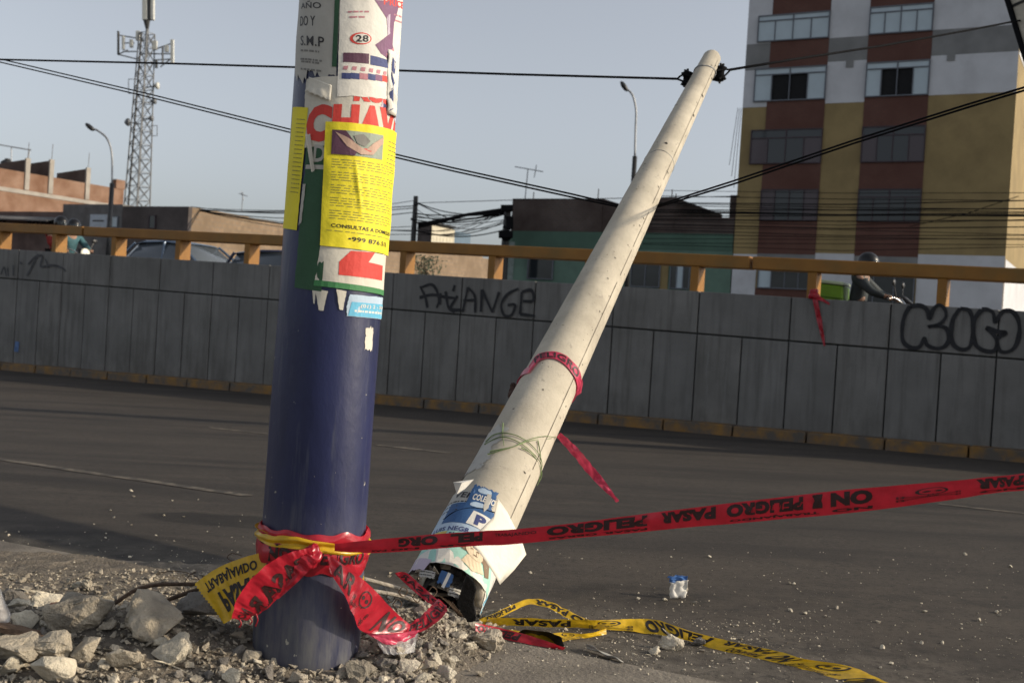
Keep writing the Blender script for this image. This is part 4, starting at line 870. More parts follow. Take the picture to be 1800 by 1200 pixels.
# ================================================================== TAPES
class Ribbon:       # two traced edges of a plastic tape; map (u along, v across)
    def __init__(s, A, B, n=10, crumple=0.0, seed=0, fold=0.0):
        s.A = spline(A, n); s.B = spline(B, n); s.cr = crumple; s.sd = seed; s.fold = fold
    def __call__(s, u, v, off=0.0):
        x = max(0, min(.99999, u)) * (len(s.A) - 1); i = int(x); f = x - i
        a = s.A[i].lerp(s.A[i + 1], f); b = s.B[i].lerp(s.B[i + 1], f); p = a.lerp(b, v)
        t = (s.A[i + 1] - s.A[i] + s.B[i + 1] - s.B[i]); w = b - a; nn = t.cross(w)
        if nn.length < 1e-9: nn = -fw
        nn.normalize()
        if nn.dot(CAM - p) < 0: nn = -nn
        d = off + s.cr * noise.noise(V((u * len(s.A) * .22, v * 2.0, s.sd))) + s.cr * .25 * noise.noise(V((u * len(s.A) * .8, v * 4, s.sd + 4))) + s.fold * abs(v - .6)
        return p + nn * d + w * 0
    def build(s, name, mat, parent=None, nv=8, thick=.0003, mult=2):
        return MB().grid(lambda u, v: s(u, v), (len(s.A) - 1) * mult, nv).build(name, mat, parent, smooth=True)
def rtext(rb, txt, u0, u1, v0, v1, mat, par, rot=False, bold=.03, cut=14, flip=False, off=.0016):
    letter('lettering', txt, lambda u, v: rb(u0 + (u1 - u0) * u, v0 + (v1 - v0) * v, off), mat, par, bold, cut, rot, flip)
def rpoly(rb, pts, u0, u1, v0, v1, mat, par, cut=5, off=.0016): polyflat('emblem', pts, lambda u, v: rb(u0 + (u1 - u0) * u, v0 + (v1 - v0) * v, off), mat, par, cut)
def ringp(cx, cy, rx, ry, w, n=20):     # thin outline as quads
    return [[(cx + rx * math.cos(2 * math.pi * i / n), cy + ry * math.sin(2 * math.pi * i / n)), (cx + rx * math.cos(2 * math.pi * (i + 1) / n), cy + ry * math.sin(2 * math.pi * (i + 1) / n)), (cx + (rx - w) * math.cos(2 * math.pi * (i + 1) / n), cy + (ry - w) * math.sin(2 * math.pi * (i + 1) / n)), (cx + (rx - w) * math.cos(2 * math.pi * i / n), cy + (ry - w) * math.sin(2 * math.pi * i / n))] for i in range(n)]
def skull(rb, u0, u1, v0, v1, mat, par, off=.0016):
    mb = MB(); fn = lambda u, v: rb(u0 + (u1 - u0) * u, v0 + (v1 - v0) * v, off)
    def seg(a, b, w):
        d = V((b[0] - a[0], b[1] - a[1])); l = d.length; n = V((-d.y, d.x)) / l * w
        q = [a[0] + n.x, a[1] + n.y], [b[0] + n.x, b[1] + n.y], [b[0] - n.x, b[1] - n.y], [a[0] - n.x, a[1] - n.y]; mb.add([fn(*x) for x in q], [(0, 1, 2, 3)])
    for q in ringp(.5, .35, .22, .30, .045): mb.add([fn(*x) for x in q], [(0, 1, 2, 3)])
    for c in (.42, .58): mb.add([fn(*x) for x in blob(c, .36, .055, .075, 8)], [tuple(range(8))])
    for a, b in (((.12, .66), (.88, .92)), ((.12, .92), (.88, .66))):
        for o_ in (-.035, .035): seg((a[0], a[1] + o_), (b[0], b[1] + o_), .012)
        for e in (a, b):
            for o_ in (-.05, .05):
                for q in ringp(e[0], e[1] + o_, .05, .06, .02, 10): mb.add([fn(*x) for x in q], [(0, 1, 2, 3)])
    for x in (.44, .5, .56): seg((x, .58), (x, .68), .012)
    mb.build('emblem', mat, par)
def edges(sts): return [at(x, a, d) for x, a, b, d in sts], [at(x, b, d + .01) for x, a, b, d in sts]
TG = 'red and yellow caution tape'
# long red tape stretched across the picture, folded lengthwise
stn = [(588, 957, 969, 3.845), (640, 951, 972, 3.84), (700, 945, 970, 3.80), (830, 934.5, 960, 3.74), (900, 931, 957, 3.71), (1000, 921, 947, 3.66), (1100, 908, 938, 3.61), (1200, 895, 928, 3.56), (1350, 877, 915, 3.49), (1500, 860, 901, 3.42), (1650, 848, 882, 3.35), (1740, 839, 868, 3.31), (1800, 833, 862, 3.28), (1950, 815, 848, 3.2), (2400, 760, 795, 3.05), (3000, 690, 730, 2.9)]
A, B = edges(stn); rbn = Ribbon(A, B, 8, .004, 3, fold=-.010)
o = rbn.build('red_caution_tape', MT['red'], None, 6, mult=1); tag(o, 'long red caution tape stretched from the blue pole to the right', 'caution tape')
def upx(x):     # photo column -> u
    for i in range(len(stn) - 1):
        if stn[i][0] <= x <= stn[i + 1][0]: return (i + (x - stn[i][0]) / (stn[i + 1][0] - stn[i][0])) / (len(stn) - 1)
for x0, x1, tx in ((700, 770, 'ORG'), (790, 845, 'PEL'), (962, 1140, 'PELIGRO'), (1165, 1262, 'PASAR'), (1280, 1412, 'PELIGRO'), (1428, 1446, 'I'), (1460, 1533, 'ON'), (1712, 1800, 'PASAR'), (1820, 1940, 'PELIGRO')):
    rtext(rbn, tx, upx(x0), upx(x1), .06, .66, MT['inkred'], o, rot=True, bold=.07)
for x0, x1, tx in ((655, 740, 'NO PAS'), (765, 830, 'AR'), (965, 1050, 'OBRAS'), (1060, 1140, 'PASAR'), (1285, 1440, 'TRABAJANDO'), (1462, 1533, 'NO'), (1718, 1800, 'NO')):
    rtext(rbn, tx, upx(x0), upx(x1), .76, .90, MT['inkred'], o, rot=True, bold=.05)
skull(rbn, upx(1560), upx(1690), .2, .75, MT['inkred'], o); rtext(rbn, 'TRABAJANDO', upx(868), upx(945), .2, .45, MT['inkred'], o, bold=.02)

# knotted tape round the blue pole
kn = thing('knotted_red_tape', BP.P(0, .75, 0), 'crumpled red tape knotted round the blue pole with hanging ends', 'caution tape')
def hring(name, mat, ytop, ybot, off, seed, amp=.008, par=kn, a0=-math.pi, a1=math.pi):
    hT = BP.hit(550, ytop)[1]; hB = BP.hit(550, ybot)[1]
    def fn(u, v):
        a = a0 + (a1 - a0) * u; nz = noise.noise(V((math.cos(a) * 3, math.sin(a) * 3, seed))); h = hT + (hB - hT) * v + .022 * nz
        return BP.P(a, h, off + amp * .6 * (1 + noise.noise(V((math.cos(a) * 3.5, math.sin(a) * 3.5, v * 3 + seed * 3)))) + .006 * math.sin(v * math.pi))
    o = MB().grid(fn, 90, 6).build(name, mat, par, smooth=True); return fn, o
fn, o = hring('tape_wrap', MT['red'], 938, 960, .006, 1); fn, o = hring('tape_wrap', MT['red'], 962, 996, .007, 2, .010)
letter('lettering', 'PELIGRO', lambda u, v: fn(.5 + .17 * u, .1 + .8 * v) + (CAM - fn(.5, .5)).normalized() * .004, MT['inkred'], o, .04, 12)
letter('lettering', 'NO', lambda u, v: fn(.36 + .09 * u, .1 + .8 * v) + (CAM - fn(.4, .5)).normalized() * .004, MT['inkred'], o, .04, 6)
fn2, o = hring('tape_wrap', MT['red'], 985, 1012, .004, 5, .010, a0=-.35, a1=1.5)
hy = thing('yellow_tape_band', BP.P(0, .8, 0), 'thin twisted yellow tape band tied round the blue pole', 'caution tape')
def yb(u, v):
    a = -math.pi + 2 * math.pi * u; h = BP.hit(500, 949)[1] - .035 * max(0, math.sin((a + .25) * 1.0)) * (a > -.25) ; return BP.P(a, h + (.5 - v) * .040 + .006 * noise.noise(V((a * 2, 7, 1))), .020 + .006 * math.sin(v * 9 + a * 3))
MB().grid(yb, 100, 8).build('band', MT['yel'], hy, smooth=True)
def fringe(u, v):
    a = .4 + 1.1 * u; h = BP.hit(630, 975)[1]; return BP.P(a, h - .16 * v * (.3 + .7 * u), .004 + .006 * noise.noise(V((u * 6, v * 5, 1))))
MB().grid(fringe, 14, 14).build('yellow_end', MT['yel'], hy, smooth=True)
# knot lump
mb = MB(); kc = at(548, 978, 3.835)
mb.ball(kc, .034, .030, .042, 26, 18); mb.v = [p + (p - kc).normalized() * (.016 * noise.noise(p * 40) + .008 * noise.noise(p * 90)) for p in mb.v]
mb.build('knot', MT['red'], kn, smooth=True)
# bow tail at left
def tr(pts, d): return [at(x, y, d[i] if isinstance(d, list) else d) for i, (x, y) in enumerate(pts)]
rb1 = Ribbon(tr([(548, 962), (505, 972), (455, 1003), (418, 1050), (407, 1086)], [3.80, 3.77, 3.74, 3.72, 3.72]), tr([(556, 990), (528, 1003), (503, 1038), (462, 1074), (432, 1090)], [3.82, 3.80, 3.80, 3.80, 3.80]), 12, .007, 11)
o = rb1.build('tape_tail', MT['red'], kn, 14); rtext(rb1, 'PASAR', .15, .80, .40, .95, MT['inkred'], o, bold=.04); rtext(rb1, 'NO', .82, .98, .3, .8, MT['inkred'], o, bold=.03)
rb1b = Ribbon(tr([(540, 972), (520, 985), (512, 1010), (470, 1050)], 3.79), tr([(556, 985), (545, 1000), (520, 1025), (490, 1052)], 3.79), 10, .006, 15); rb1b.build('tape_fold', MT['red'], kn, 8)
for (x, y, L) in ((440, 1085, 12), (421, 1088, 14), (450, 1078, 22)): MB().tube(spline(tr([(x, y), (x + 3, y + L * .5), (x - 1, y + L)], 3.78), 4), .0025, 5).build('tape_thread', MT['red'], kn)
# tail to the right: wide run, fold, return
rb2 = Ribbon(tr([(575, 972), (626, 1008), (655, 1033), (688, 1068), (722, 1099)], [3.83, 3.87, 3.92, 4.0, 4.08]), tr([(580, 1005), (606, 1046), (622, 1082), (640, 1110), (712, 1114)], [3.83, 3.84, 3.86, 3.92, 4.03]), 12, .006, 21)
o = rb2.build('tape_tail', MT['red'], kn, 14); rtext(rb2, 'AR', .05, .30, .1, .85, MT['inkred'], o, bold=.03); skull(rb2, .32, .68, .12, .95, MT['inkred'], o); rtext(rb2, 'NO', .76, .97, .1, .9, MT['inkred'], o, bold=.04)
rb3 = Ribbon(tr([(715, 1100), (740, 1082), (757, 1065), (770, 1052)], [4.08, 4.13, 4.2, 4.25]), tr([(705, 1114), (747, 1107), (783, 1078), (785, 1063)], [4.02, 4.07, 4.14, 4.2]), 12, .008, 25)
o = rb3.build('tape_tail', MT['red'], kn, 10); rtext(rb3, 'PELIGRO', .1, .95, .25, .8, MT['inkred'], o, bold=.03)
rb4 = Ribbon(tr([(785, 1065), (765, 1050), (738, 1026), (714, 1006), (694, 1006)], [4.2, 4.28, 4.35, 4.4, 4.4]), tr([(770, 1068), (752, 1058), (728, 1039), (705, 1018), (698, 1012)], [4.22, 4.28, 4.35, 4.4, 4.4]), 10, .006, 27)
o = rb4.build('tape_tail', MT['red'], kn, 8); rtext(rb4, 'PASAR', .15, .8, .2, .8, MT['inkred'], o, bold=.03)
rb5 = Ribbon(tr([(632, 1106), (665, 1114), (700, 1113), (735, 1106)], [3.95, 3.97, 4.0, 4.05]), tr([(660, 1122), (680, 1132), (705, 1130), (728, 1118)], [3.96, 3.97, 4.0, 4.04]), 8, .010, 28); rb5.build('tape_fold', MT['pink'], kn, 8)
# crumpled clear plastic below
clr, t_, b_ = newmat('clear_plastic'); b_.inputs['Base Color'].default_value = (.86, .82, .78, 1); b_.inputs['Roughness'].default_value = .2; b_.inputs['Transmission Weight'].default_value = .55; b_.inputs['Alpha'].default_value = .75
bumpn(t_, b_, noisef(t_, posvec(t_), 40, 4), .4, .01)
rb6 = Ribbon(tr([(655, 1116), (690, 1122), (735, 1112)], [3.98, 4.0, 4.05]), tr([(675, 1148), (700, 1150), (728, 1146)], [3.95, 3.96, 4.0]), 10, .014, 31)
tag(rb6.build('plastic_scrap', clr, None, 12), 'crumpled clear plastic scrap under the red tape', 'plastic scrap')
# yellow tape end at left
rb7 = Ribbon(tr([(468, 968), (420, 982), (378, 1000), (341, 1026)], [3.93, 3.95, 3.97, 3.98]), tr([(470, 1052), (440, 1066), (415, 1082), (393, 1097)], [3.90, 3.90, 3.91, 3.92]), 10, .007, 41)
def zig(u, v): return rb7(u * (1 - .022 * abs(((v * 14) % 1) * 2 - 1)), v)
o = MB().grid(zig, 60, 28).build('yellow_tape_end', MT['yel'], None, smooth=True); tag(o, 'yellow caution tape end with zigzag cut left of the blue pole', 'caution tape')
rtext(rb7, 'TRABAJANDO', .12, .90, .06, .32, MT['ink'], o, rot=True, bold=.035, off=.002); rtext(rb7, 'PASAR', .15, .78, .42, .86, MT['ink'], o, rot=True, bold=.05, off=.002)

# yellow tape lying on the road at right
def gl(pts, z): return [on_z(x, y, z[i] if isinstance(z, list) else z) for i, (x, y) in enumerate(pts)]
ty = thing('fallen_yellow_tape', on_z(1150, 1110, 0), 'yellow caution tape lying along the road at right', 'caution tape')
rc = Ribbon(gl([(860, 1086), (900, 1085), (960, 1087), (1020, 1089), (1064, 1089), (1120, 1087), (1158, 1090), (1219, 1110), (1288, 1127), (1372, 1145), (1413, 1157), (1497, 1171), (1547, 1193), (1590, 1212)], [.05] * 6 + [.055, .05, .045, .045, .045, .04, .035, .03]),
            gl([(850, 1097), (900, 1099), (960, 1101), (1020, 1103), (1064, 1106), (1120, 1110), (1177, 1119), (1213, 1126), (1252, 1139), (1316, 1153), (1358, 1163), (1402, 1174), (1455, 1193), (1510, 1215)], .012), 10, .006, 51)
o = rc.build('tape_run', MT['yel'], ty, 10)
uu = lambda i: i / 13
rtext(rc, 'PASAR', uu(1.0), uu(2.7), .12, .9, MT['ink'], o, rot=True, bold=.05); skull(rc, uu(3.2), uu(5.0), .05, .95, MT['ink'], o); rtext(rc, 'PELIGRO', uu(5.3), uu(7.6), .08, .92, MT['ink'], o, rot=True, bold=.05, cut=20)
rtext(rc, 'TRABAJANDO', uu(8.3), uu(9.2), .5, .95, MT['ink'], o, rot=True, bold=.03); rtext(rc, 'PASAR', uu(7.9), uu(9.0), .05, .45, MT['ink'], o, rot=True, bold=.04); rtext(rc, 'NO', uu(9.35), uu(10.1), .1, .9, MT['ink'], o, rot=True, bold=.05)
skull(rc, uu(10.3), uu(11.8), .05, .95, MT['ink'], o); rtext(rc, 'PELIGRO', uu(12.0), uu(12.95), .1, .9, MT['ink'], o, rot=True, bold=.05)
rd_ = Ribbon(gl([(842, 1088), (880, 1072), (929, 1052), (975, 1060), (1010, 1078), (1066, 1101)], [.03, .06, .085, .075, .05, .03]), gl([(850, 1098), (885, 1082), (930, 1062), (968, 1070), (1003, 1088), (1060, 1108)], [.015, .045, .07, .06, .035, .012]), 10, .006, 53)
o = rd_.build('tape_loop', MT['yel'], ty, 6); rtext(rd_, 'PELIGRO', .06, .30, .15, .85, MT['ink'], o, rot=True, bold=.05); rtext(rd_, 'NO PASAR', .45, .95, .15, .9, MT['ink'], o, rot=True, bold=.05)
re_ = Ribbon(gl([(938, 1117), (985, 1111), (1030, 1113), (1066, 1104)], [.03, .03, .03, .03]), gl([(980, 1132), (1000, 1124), (1035, 1120), (1066, 1114)], .01), 10, .004, 55); o = re_.build('tape_end', MT['yel'], ty, 6); skull(re_, .2, .6, .05, .95, MT['ink'], o)
rf_ = Ribbon(gl([(868, 1104), (910, 1108), (940, 1113)], .03), gl([(900, 1120), (935, 1122), (965, 1124)], .012), 8, .003, 57); rf_.build('tape_end', MT['yel'], ty, 5)
bk = Ribbon(gl([(906, 1113), (925, 1106), (965, 1111), (985, 1119), (992, 1134)], [.03, .05, .055, .05, .03]), gl([(905, 1121), (925, 1117), (955, 1121), (975, 1130), (985, 1142)], .01), 8, .003, 59)
tag(bk.build('black_plastic_strip', M('black_plastic', (.012, .014, .016), .35, .2), None, 6), 'black plastic strip curled beside the yellow tape loop', 'plastic strip')
rr = Ribbon(gl([(836, 1094), (880, 1103), (930, 1116), (994, 1137)], [.08, .05, .04, .03]), gl([(836, 1110), (868, 1118), (920, 1130), (990, 1142)], [.05, .02, .015, .012]), 10, .004, 61)
o = rr.build('red_tape_end', MT['red'], None, 6); tag(o, 'short red tape end lying at the kerb beside the rubble', 'caution tape'); rtext(rr, 'PELIGRO', .03, .6, .15, .9, MT['inkred'], o, rot=True, bold=.05)

# red tape ring on the leaning pole
def LPring(upper, lower, off):
    qa = [LP.hit(*c) for c in upper]; qb = [LP.hit(*c) for c in lower]; out = []
    for q in (qa, qb):
        (a0, h0), (a1, h1) = q[0], q[-1]
        for i in range(1, 9): f = i / 8; q.append((a1 + (a0 + 2 * math.pi - a1) * f, h1 + (h0 - h1) * f))
        out.append([LP.P(a, h, off) for a, h in q])
    return Ribbon(out[0], out[1], 6, .004, 71)
rw = LPring([(931, 645), (945, 626), (968, 619), (992, 625), (1010, 642), (1019, 658)], [(932, 656), (948, 637), (968, 631), (988, 639), (1003, 655), (1012, 674)], .008)
o = rw.build('red_tape_ring', MT['pink'], None, 6); tag(o, 'red tape ring wrapped round the middle of the leaning pole', 'caution tape'); rtext(rw, 'PELIGRO', .05, .36, .1, .9, MT['inkred'], o, bold=.03)
rt_ = Ribbon(tr([(1012, 655), (1024, 668), (1022, 690)], [6.02, 5.99, 5.99]), tr([(1006, 662), (1014, 675), (1010, 698)], [6.02, 5.98, 5.98]), 8, .004, 73); rt_.build('tape_tail', MT['pink'], o, 5)
ks = MB(); kc2 = at(905, 686, 6.08); ks.ball(kc2, .035, .03, .045, 14, 10); ks.v = [p + (p - kc2) * .6 * noise.noise(p * 30) for p in ks.v]; ks.build('tape_knot', M('dirty_tape', (.06, .03, .02), .8, .4, 30), o)
pk = Ribbon(tr([(978, 768), (1000, 792), (1028, 826), (1052, 852), (1084, 882)], 5.6), tr([(985, 760), (1010, 782), (1040, 816), (1064, 846), (1088, 880)], [5.58, 5.59, 5.56, 5.6, 5.58]), 14, .010, 75)
o = pk.build('tattered_tape_strip', MT['pink'], None, 8); tag(o, 'twisted faded red tape strip sticking out behind the leaning pole', 'caution tape')
# red tape on the guard rail
rk = thing('rail_tape', on_t(1430, 520, WT)[2], 'thin red tape tied to the guard rail and hanging over the wall', 'caution tape')
def wpt(x, y, t=WT - .03): return on_t(x, y, t)[2]
mb = MB(); kq = wpt(1432, 517, WT); mb.ball(kq, .07, .05, .08, 16, 10); mb.v = [p + (p - kq) * .8 * noise.noise(p * 14) for p in mb.v]; mb.build('knot', MT['red'], rk)
Ribbon([wpt(1427, 520), wpt(1433, 550), wpt(1440, 580), wpt(1448, 608)], [wpt(1436, 520), wpt(1442, 550), wpt(1447, 578), wpt(1451, 608)], 8, .02, 81).build('tail', MT['red'], rk, 5)
Ribbon([wpt(1434, 516), wpt(1446, 524), wpt(1458, 532)], [wpt(1434, 526), wpt(1446, 530), wpt(1458, 536)], 8, .01, 83).build('tail', MT['red'], rk, 4)

# green fibre twine on the leaning pole
gf = thing('green_twine', LP.P(0, 1.0, 0), 'loose green plant fibre twine wound round the leaning pole', 'twine')
for cpts in ([(855, 778), (870, 766), (890, 763), (915, 770), (938, 788), (950, 812), (956, 850)], [(853, 782), (880, 770), (905, 775), (930, 792), (948, 815), (952, 845)], [(858, 800), (880, 793), (905, 785), (930, 773), (955, 767), (976, 768)], [(862, 795), (900, 787), (928, 776), (968, 770)],
             [(885, 745), (884, 765), (886, 785)], [(915, 788), (935, 800), (950, 830), (948, 855)], [(944, 775), (948, 800), (953, 838)]):
    qs = [LP.hit(*c) for c in cpts]; pts = spline([LP.P(a, h, .006 + .006 * abs(noise.noise(V((c[0] * .05, c[1] * .05, i))))) for i, ((a, h), c) in enumerate(zip(qs, cpts))], 5)
    MB().tube(pts, [.0032 * (1 - .6 * i / len(pts)) for i in range(len(pts))], 5).build('strand', MT['grass'], gf)
# ================================================================== CABLES, LAMPS, TOWER, FAR POLES
def cable(name, pts, r, label, group=None, sag=0.0, n=10, cat='cable'):
    pts = [V(p) for p in pts]
    if len(pts) == 2 and sag: pts = [pts[0].lerp(pts[1], i / n) - Z * (sag * 4 * (i / n) * (1 - i / n)) for i in range(n + 1)]
    o = MB().tube(pts, r, 5).build(name, MT['cable'], None, smooth=True); tag(o, label, cat, group); return o
# insulators at the top of the leaning pole
for (px, py, qx, qy) in ((1208, 139, 1226, 143), (1266, 129, 1252, 133)):
    c = at(px, py, 8.93); e = at(qx, qy, 8.96); d = (c - e).normalized()
    it = thing('cable_insulator', c, 'black spool insulator on the %s of the leaning pole top' % ('left' if px < 1240 else 'right'), 'insulator', 'spool insulators')
    MB().tube([c - Z * .055, c - Z * .045, c - Z * .012, c + Z * .012, c + Z * .045, c + Z * .055], [.03, .052, .032, .032, .052, .03], 12).build('spool', MT['cable'], it, smooth=True)
    MB().tube([e, c + Z * .062, c + d * .03 + Z * .062], .009, 6).build('clevis', MT['steel'], it); MB().tube([e - Z * .03, c - Z * .062, c + d * .03 - Z * .062], .009, 6).build('clevis', MT['steel'], it)
    MB().tube([c - Z * .08, c + Z * .08], .009, 6).build('pin', MT['steel'], it)
    sgn = -1 if px < 1240 else 1
    MB().tube(spline([at(px + sgn * 18, py - (0 if sgn < 0 else 6), 8.93), at(px + sgn * 8, py - 7, 8.91), at(px - sgn * 6, py - 5, 8.87)], 4), .008, 5).build('wire_loop', MT['cable'], it)
    MB().tube(spline([at(px + sgn * 18, py - (0 if sgn < 0 else 6), 8.93), at(px + sgn * 8, py + 4, 8.91), at(px - sgn * 2, py + 10, 8.87)], 4), .008, 5).build('wire_loop', MT['cable'], it)
cable('overhead_cable', [at(-250, 99, 13), at(0, 105, 12), at(300, 112, 11), at(600, 121, 10.2), at(900, 131, 9.5), at(1192, 139, 8.96)], .010, 'black cable running from the left edge to the leaning pole top')
cable('overhead_cable', [at(1283, 123, 8.93), at(1400, 104, 9.7), at(1550, 81, 10.8), at(1700, 54, 12.0), at(1778, 39, 12.7), at(1815, 33, 12.8)], .011, 'black cable from the leaning pole top to the right')
for dy, lb in ((0, 'upper'), (5.5, 'lower')):
    cable('overhead_cable', [at(-220, 62 + dy, 12), at(0, 104 + dy, 11.2), at(260, 165 + dy, 10.2), at(520, 230 + dy, 9.3), at(800, 296 + dy, 8.2), at(1000, 340 + dy, 7.62), at(1090, 361 + dy * .6, 7.43), at(1130, 369 + dy * .4, 7.37), at(1165, 358 + dy * .6, 7.30), at(1290, 318 + dy, 7.0), at(1500, 247 + dy, 6.8), at(1700, 184 + dy, 6.2), at(1800, 154 + dy, 5.9), at(2000, 92 + dy, 5.4)], .0062, lb + ' strand of the twin cables dipping behind the leaning pole', 'twin cables caught behind the leaning pole')
# second leaning pole cut by the right edge of the picture
p2B = on_z(2032, 842, -.02); p2T = at(1752, -60, 12.8)
P2 = Pole(p2B, p2T, .16, .11)
lp2 = thing('second_leaning_pole', p2B, 'beige concrete pole with dark conduit leaning at the upper right edge', 'pole')
off2 = at(1817, 60, 12.8) - at(1783, 60, 12.8)
MB().tube([p2B + off2, p2T + off2], [.23, .18], 24).build('shaft', MT['pole'], lp2, smooth=True)
MB().tube([p2B, p2T], [.032, .030], 10).build('conduit', MT['cable'], lp2, smooth=True)
for f in (.35, .6, .8, .93):
    c = (p2B + off2).lerp(p2T + off2, f); a = (p2T - p2B).normalized(); MB().tube([c - a * .015, c + a * .015], .23 + (.18 - .23) * f + .006, 24).build('strap', MT['steel'], lp2)

def lamp(base, pts, head0, head1, d, label, r=.07):
    b = at(*base, d); g = V((b.x, b.y, zfar(st(b)[0])))
    t = thing('street_lamp', g, label, 'street lamp', 'street lamps beyond the wall')
    b2 = b + (b - at(*pts[0], d)).normalized() * 0
    MB().tube([g, b], [r * 1.9, r * 1.7], 10).build('base_pole', MT['steel'], t, smooth=True)
    MB().tube(spline([b] + [at(*q, d) for q in pts], 6), r * .75, 8).build('mast', MT['galv'], t, smooth=True)
    h0, h1 = at(*head0, d), at(*head1, d); X = (h1 - h0).normalized(); L = (h1 - h0).length; Y = X.cross(fw).normalized()
    mb = MB().ball((h0 + h1) / 2, L / 2, L * .25, L * .2, 12, 8, X, fw, Y); mb.build('lamp_head', MT['steel'], t, smooth=True)
    MB().ball((h0 + h1) / 2 - Z * L * .1, L * .36, L * .16, L * .12, 10, 6, X, fw, Y).build('lens', gl_sky, t, smooth=True)
lamp((197, 322), [(197, 280), (194, 258), (186, 241), (172, 230), (163, 226)], (150, 217), (166, 230), 60, 'curved street lamp standing left of the lattice tower')
lamp((1116, 275), [(1117, 230), (1118, 195), (1113, 170), (1105, 159), (1100, 156)], (1091, 143), (1103, 161), 45, 'curved street lamp behind the leaning concrete pole', .055)

# lattice tower
D_ = 112; tb = at(241, 405, D_); tb.z = .5; axx = at(243, 330, D_); top_z = at(260, 60, D_).z
tw = thing('cell_tower', tb, 'grey lattice cell tower carrying panel antennas', 'tower'); xw, yw = axx.x, axx.y
w0, w1 = 1.05, .52; zb0 = tb.z; zt0 = top_z
def tc(z, i, j): f = (z - zb0) / (zt0 - zb0); w = w0 + (w1 - w0) * f; return V((xw, yw, z)) + (U * i + N * j) * w
for i, j in ((-1, -1), (1, -1), (1, 1), (-1, 1)): MB().tube([tc(zb0, i, j), tc(zt0, i, j)], .075, 6).build('leg', MT['tower'], tw)
MB().tube([tc(zb0, -.35, -1), tc(zt0, -.35, -1)], .10, 6).build('cable_ladder', MT['steel'], tw)
mb = MB(); nb = 20; cs = ((-1, -1), (1, -1), (1, 1), (-1, 1))
for k in range(nb):
    za_ = zb0 + (zt0 - zb0) * k / nb; zb_ = zb0 + (zt0 - zb0) * (k + 1) / nb
    for q in range(4):
        a, b = cs[q], cs[(q + 1) % 4]
        mb.tube([tc(za_, *a), tc(zb_, *b)], .038, 4); mb.tube([tc(za_, *b), tc(zb_, *a)], .038, 4); mb.tube([tc(zb_, *a), tc(zb_, *b)], .04, 4)
mb.build('bracing', MT['tower'], tw)['kind'] = 'stuff'
rd = random.Random(3)
def T(px, py): return at(px, py, D_)
for (x, y0, y1, w, m_) in ((208, 55, 97, .16, 'steel'), (217, 64, 88, .24, 'antenna'), (243, 55, 72, .42, 'antenna'), (303, 70, 112, .32, 'antenna'), (231, 70, 84, .32, 'antenna'), (272, 72, 88, .5, 'antenna'), (293, 80, 92, .4, 'antenna'), (275, 105, 120, .2, 'steel'), (286, 82, 112, .14, 'tower')):
    o = MB().box((T(x, y0) + T(x, y1)) / 2, w, .3, (T(x, y0) - T(x, y1)).length, rt, fw, up).build('antenna_panel', MT[m_], tw, bevel=.03)
for a, b in (((208, 62), (243, 68)), ((208, 96), (240, 104)), ((214, 76), (236, 76)), ((216, 91), (240, 91)), ((303, 76), (270, 88)), ((303, 104), (272, 106)), ((262, 70), (250, 72)), ((250, 95), (300, 95)), ((208, 96), (225, 88)), ((300, 104), (282, 118))):
    MB().tube([T(*a), T(*b)], .065, 5).build('mount_arm', MT['tower'], tw)
MB().tube([T(257, 100), T(262, -30)], .16, 8).build('mast', MT['tower'], tw)
for (x, w) in ((254.5, .48), (268, .32), (263, .25)): MB().box((T(x + 1, -30) + T(x, 36)) / 2, w, .4, (T(x, -30) - T(x, 36)).length, rt, fw, up).build('antenna_panel', MT['antenna' if x != 263 else 'steel'], tw, bevel=.04)
MB().tube([T(258, 36), T(259, 55)], [.35, .12], 8).build('mast_bracket', MT['steel'], tw)
for (x, y, s_) in ((276, 151, .35), (271, 178, .3), (224, 215, .4), (266, 208, .28)):
    c = T(x, y); MB().tube([c - rt * .25, c, c + rt * .18], [.15, s_, s_ * .9], 12).build('dish', MT['antenna' if y == 151 else 'tower'], tw, smooth=True); MB().tube([c, T(251, y + 4)], .06, 5).build('mount_arm', MT['tower'], tw)
for (x, y, w, h) in ((234, 152, .9, .7), (270, 230, .7, .5)):
    c = T(x, y)
    for a, b in ((-1, -1), (1, -1)), ((1, -1), (1, 1)), ((1, 1), (-1, 1)), ((-1, 1), (-1, -1)): MB().tube([c + rt * a[0] * w / 2 + up * a[1] * h, c + rt * b[0] * w / 2 + up * b[1] * h], .04, 4).build('bracket', MT['tower'], tw)

# utility poles in the side street
def upole(top, base, d, r, label, arms):
    t_, b_ = at(*top, d), at(*base, d); b_.z = zfar(st(b_)[0]) - .2
    t = thing('utility_pole', b_, label, 'utility pole', 'utility poles in the side street'); MB().tube([b_, t_], [r * 1.5, r], 9).build('shaft', MT['steel'], t)
    for a, b in arms: MB().tube([at(*a, d - .2), at(*b, d - .2)], .07, 5).build('crossarm', MT['steel'], t)
    return t
up1 = upole((731, 345), (726, 430), 62, .13, 'dark wooden utility pole right of the yellow leaflet', [((727, 358), (735, 360)), ((722, 385), (733, 386))])
up2 = upole((893, 362), (886, 430), 56, .17, 'dark utility pole hung with cables at the green house corner', [((886, 380), (899, 382)), ((884, 398), (896, 400))])
for (x, y, w, h) in ((896, 392, .35, .6), (889, 412, .7, .35), (891, 366, .6, .3)): MB().box(at(x, y, 55.6), w, .4, h, rt, fw, up).build('junction_box', MT['cable'], up2, bevel=.03)
MB().tube(spline([at(886, 405, 55.7), at(884, 418, 55.7), at(893, 421, 55.7), at(899, 412, 55.7)], 5), .08, 6).build('cable_coil', MT['cable'], up2)
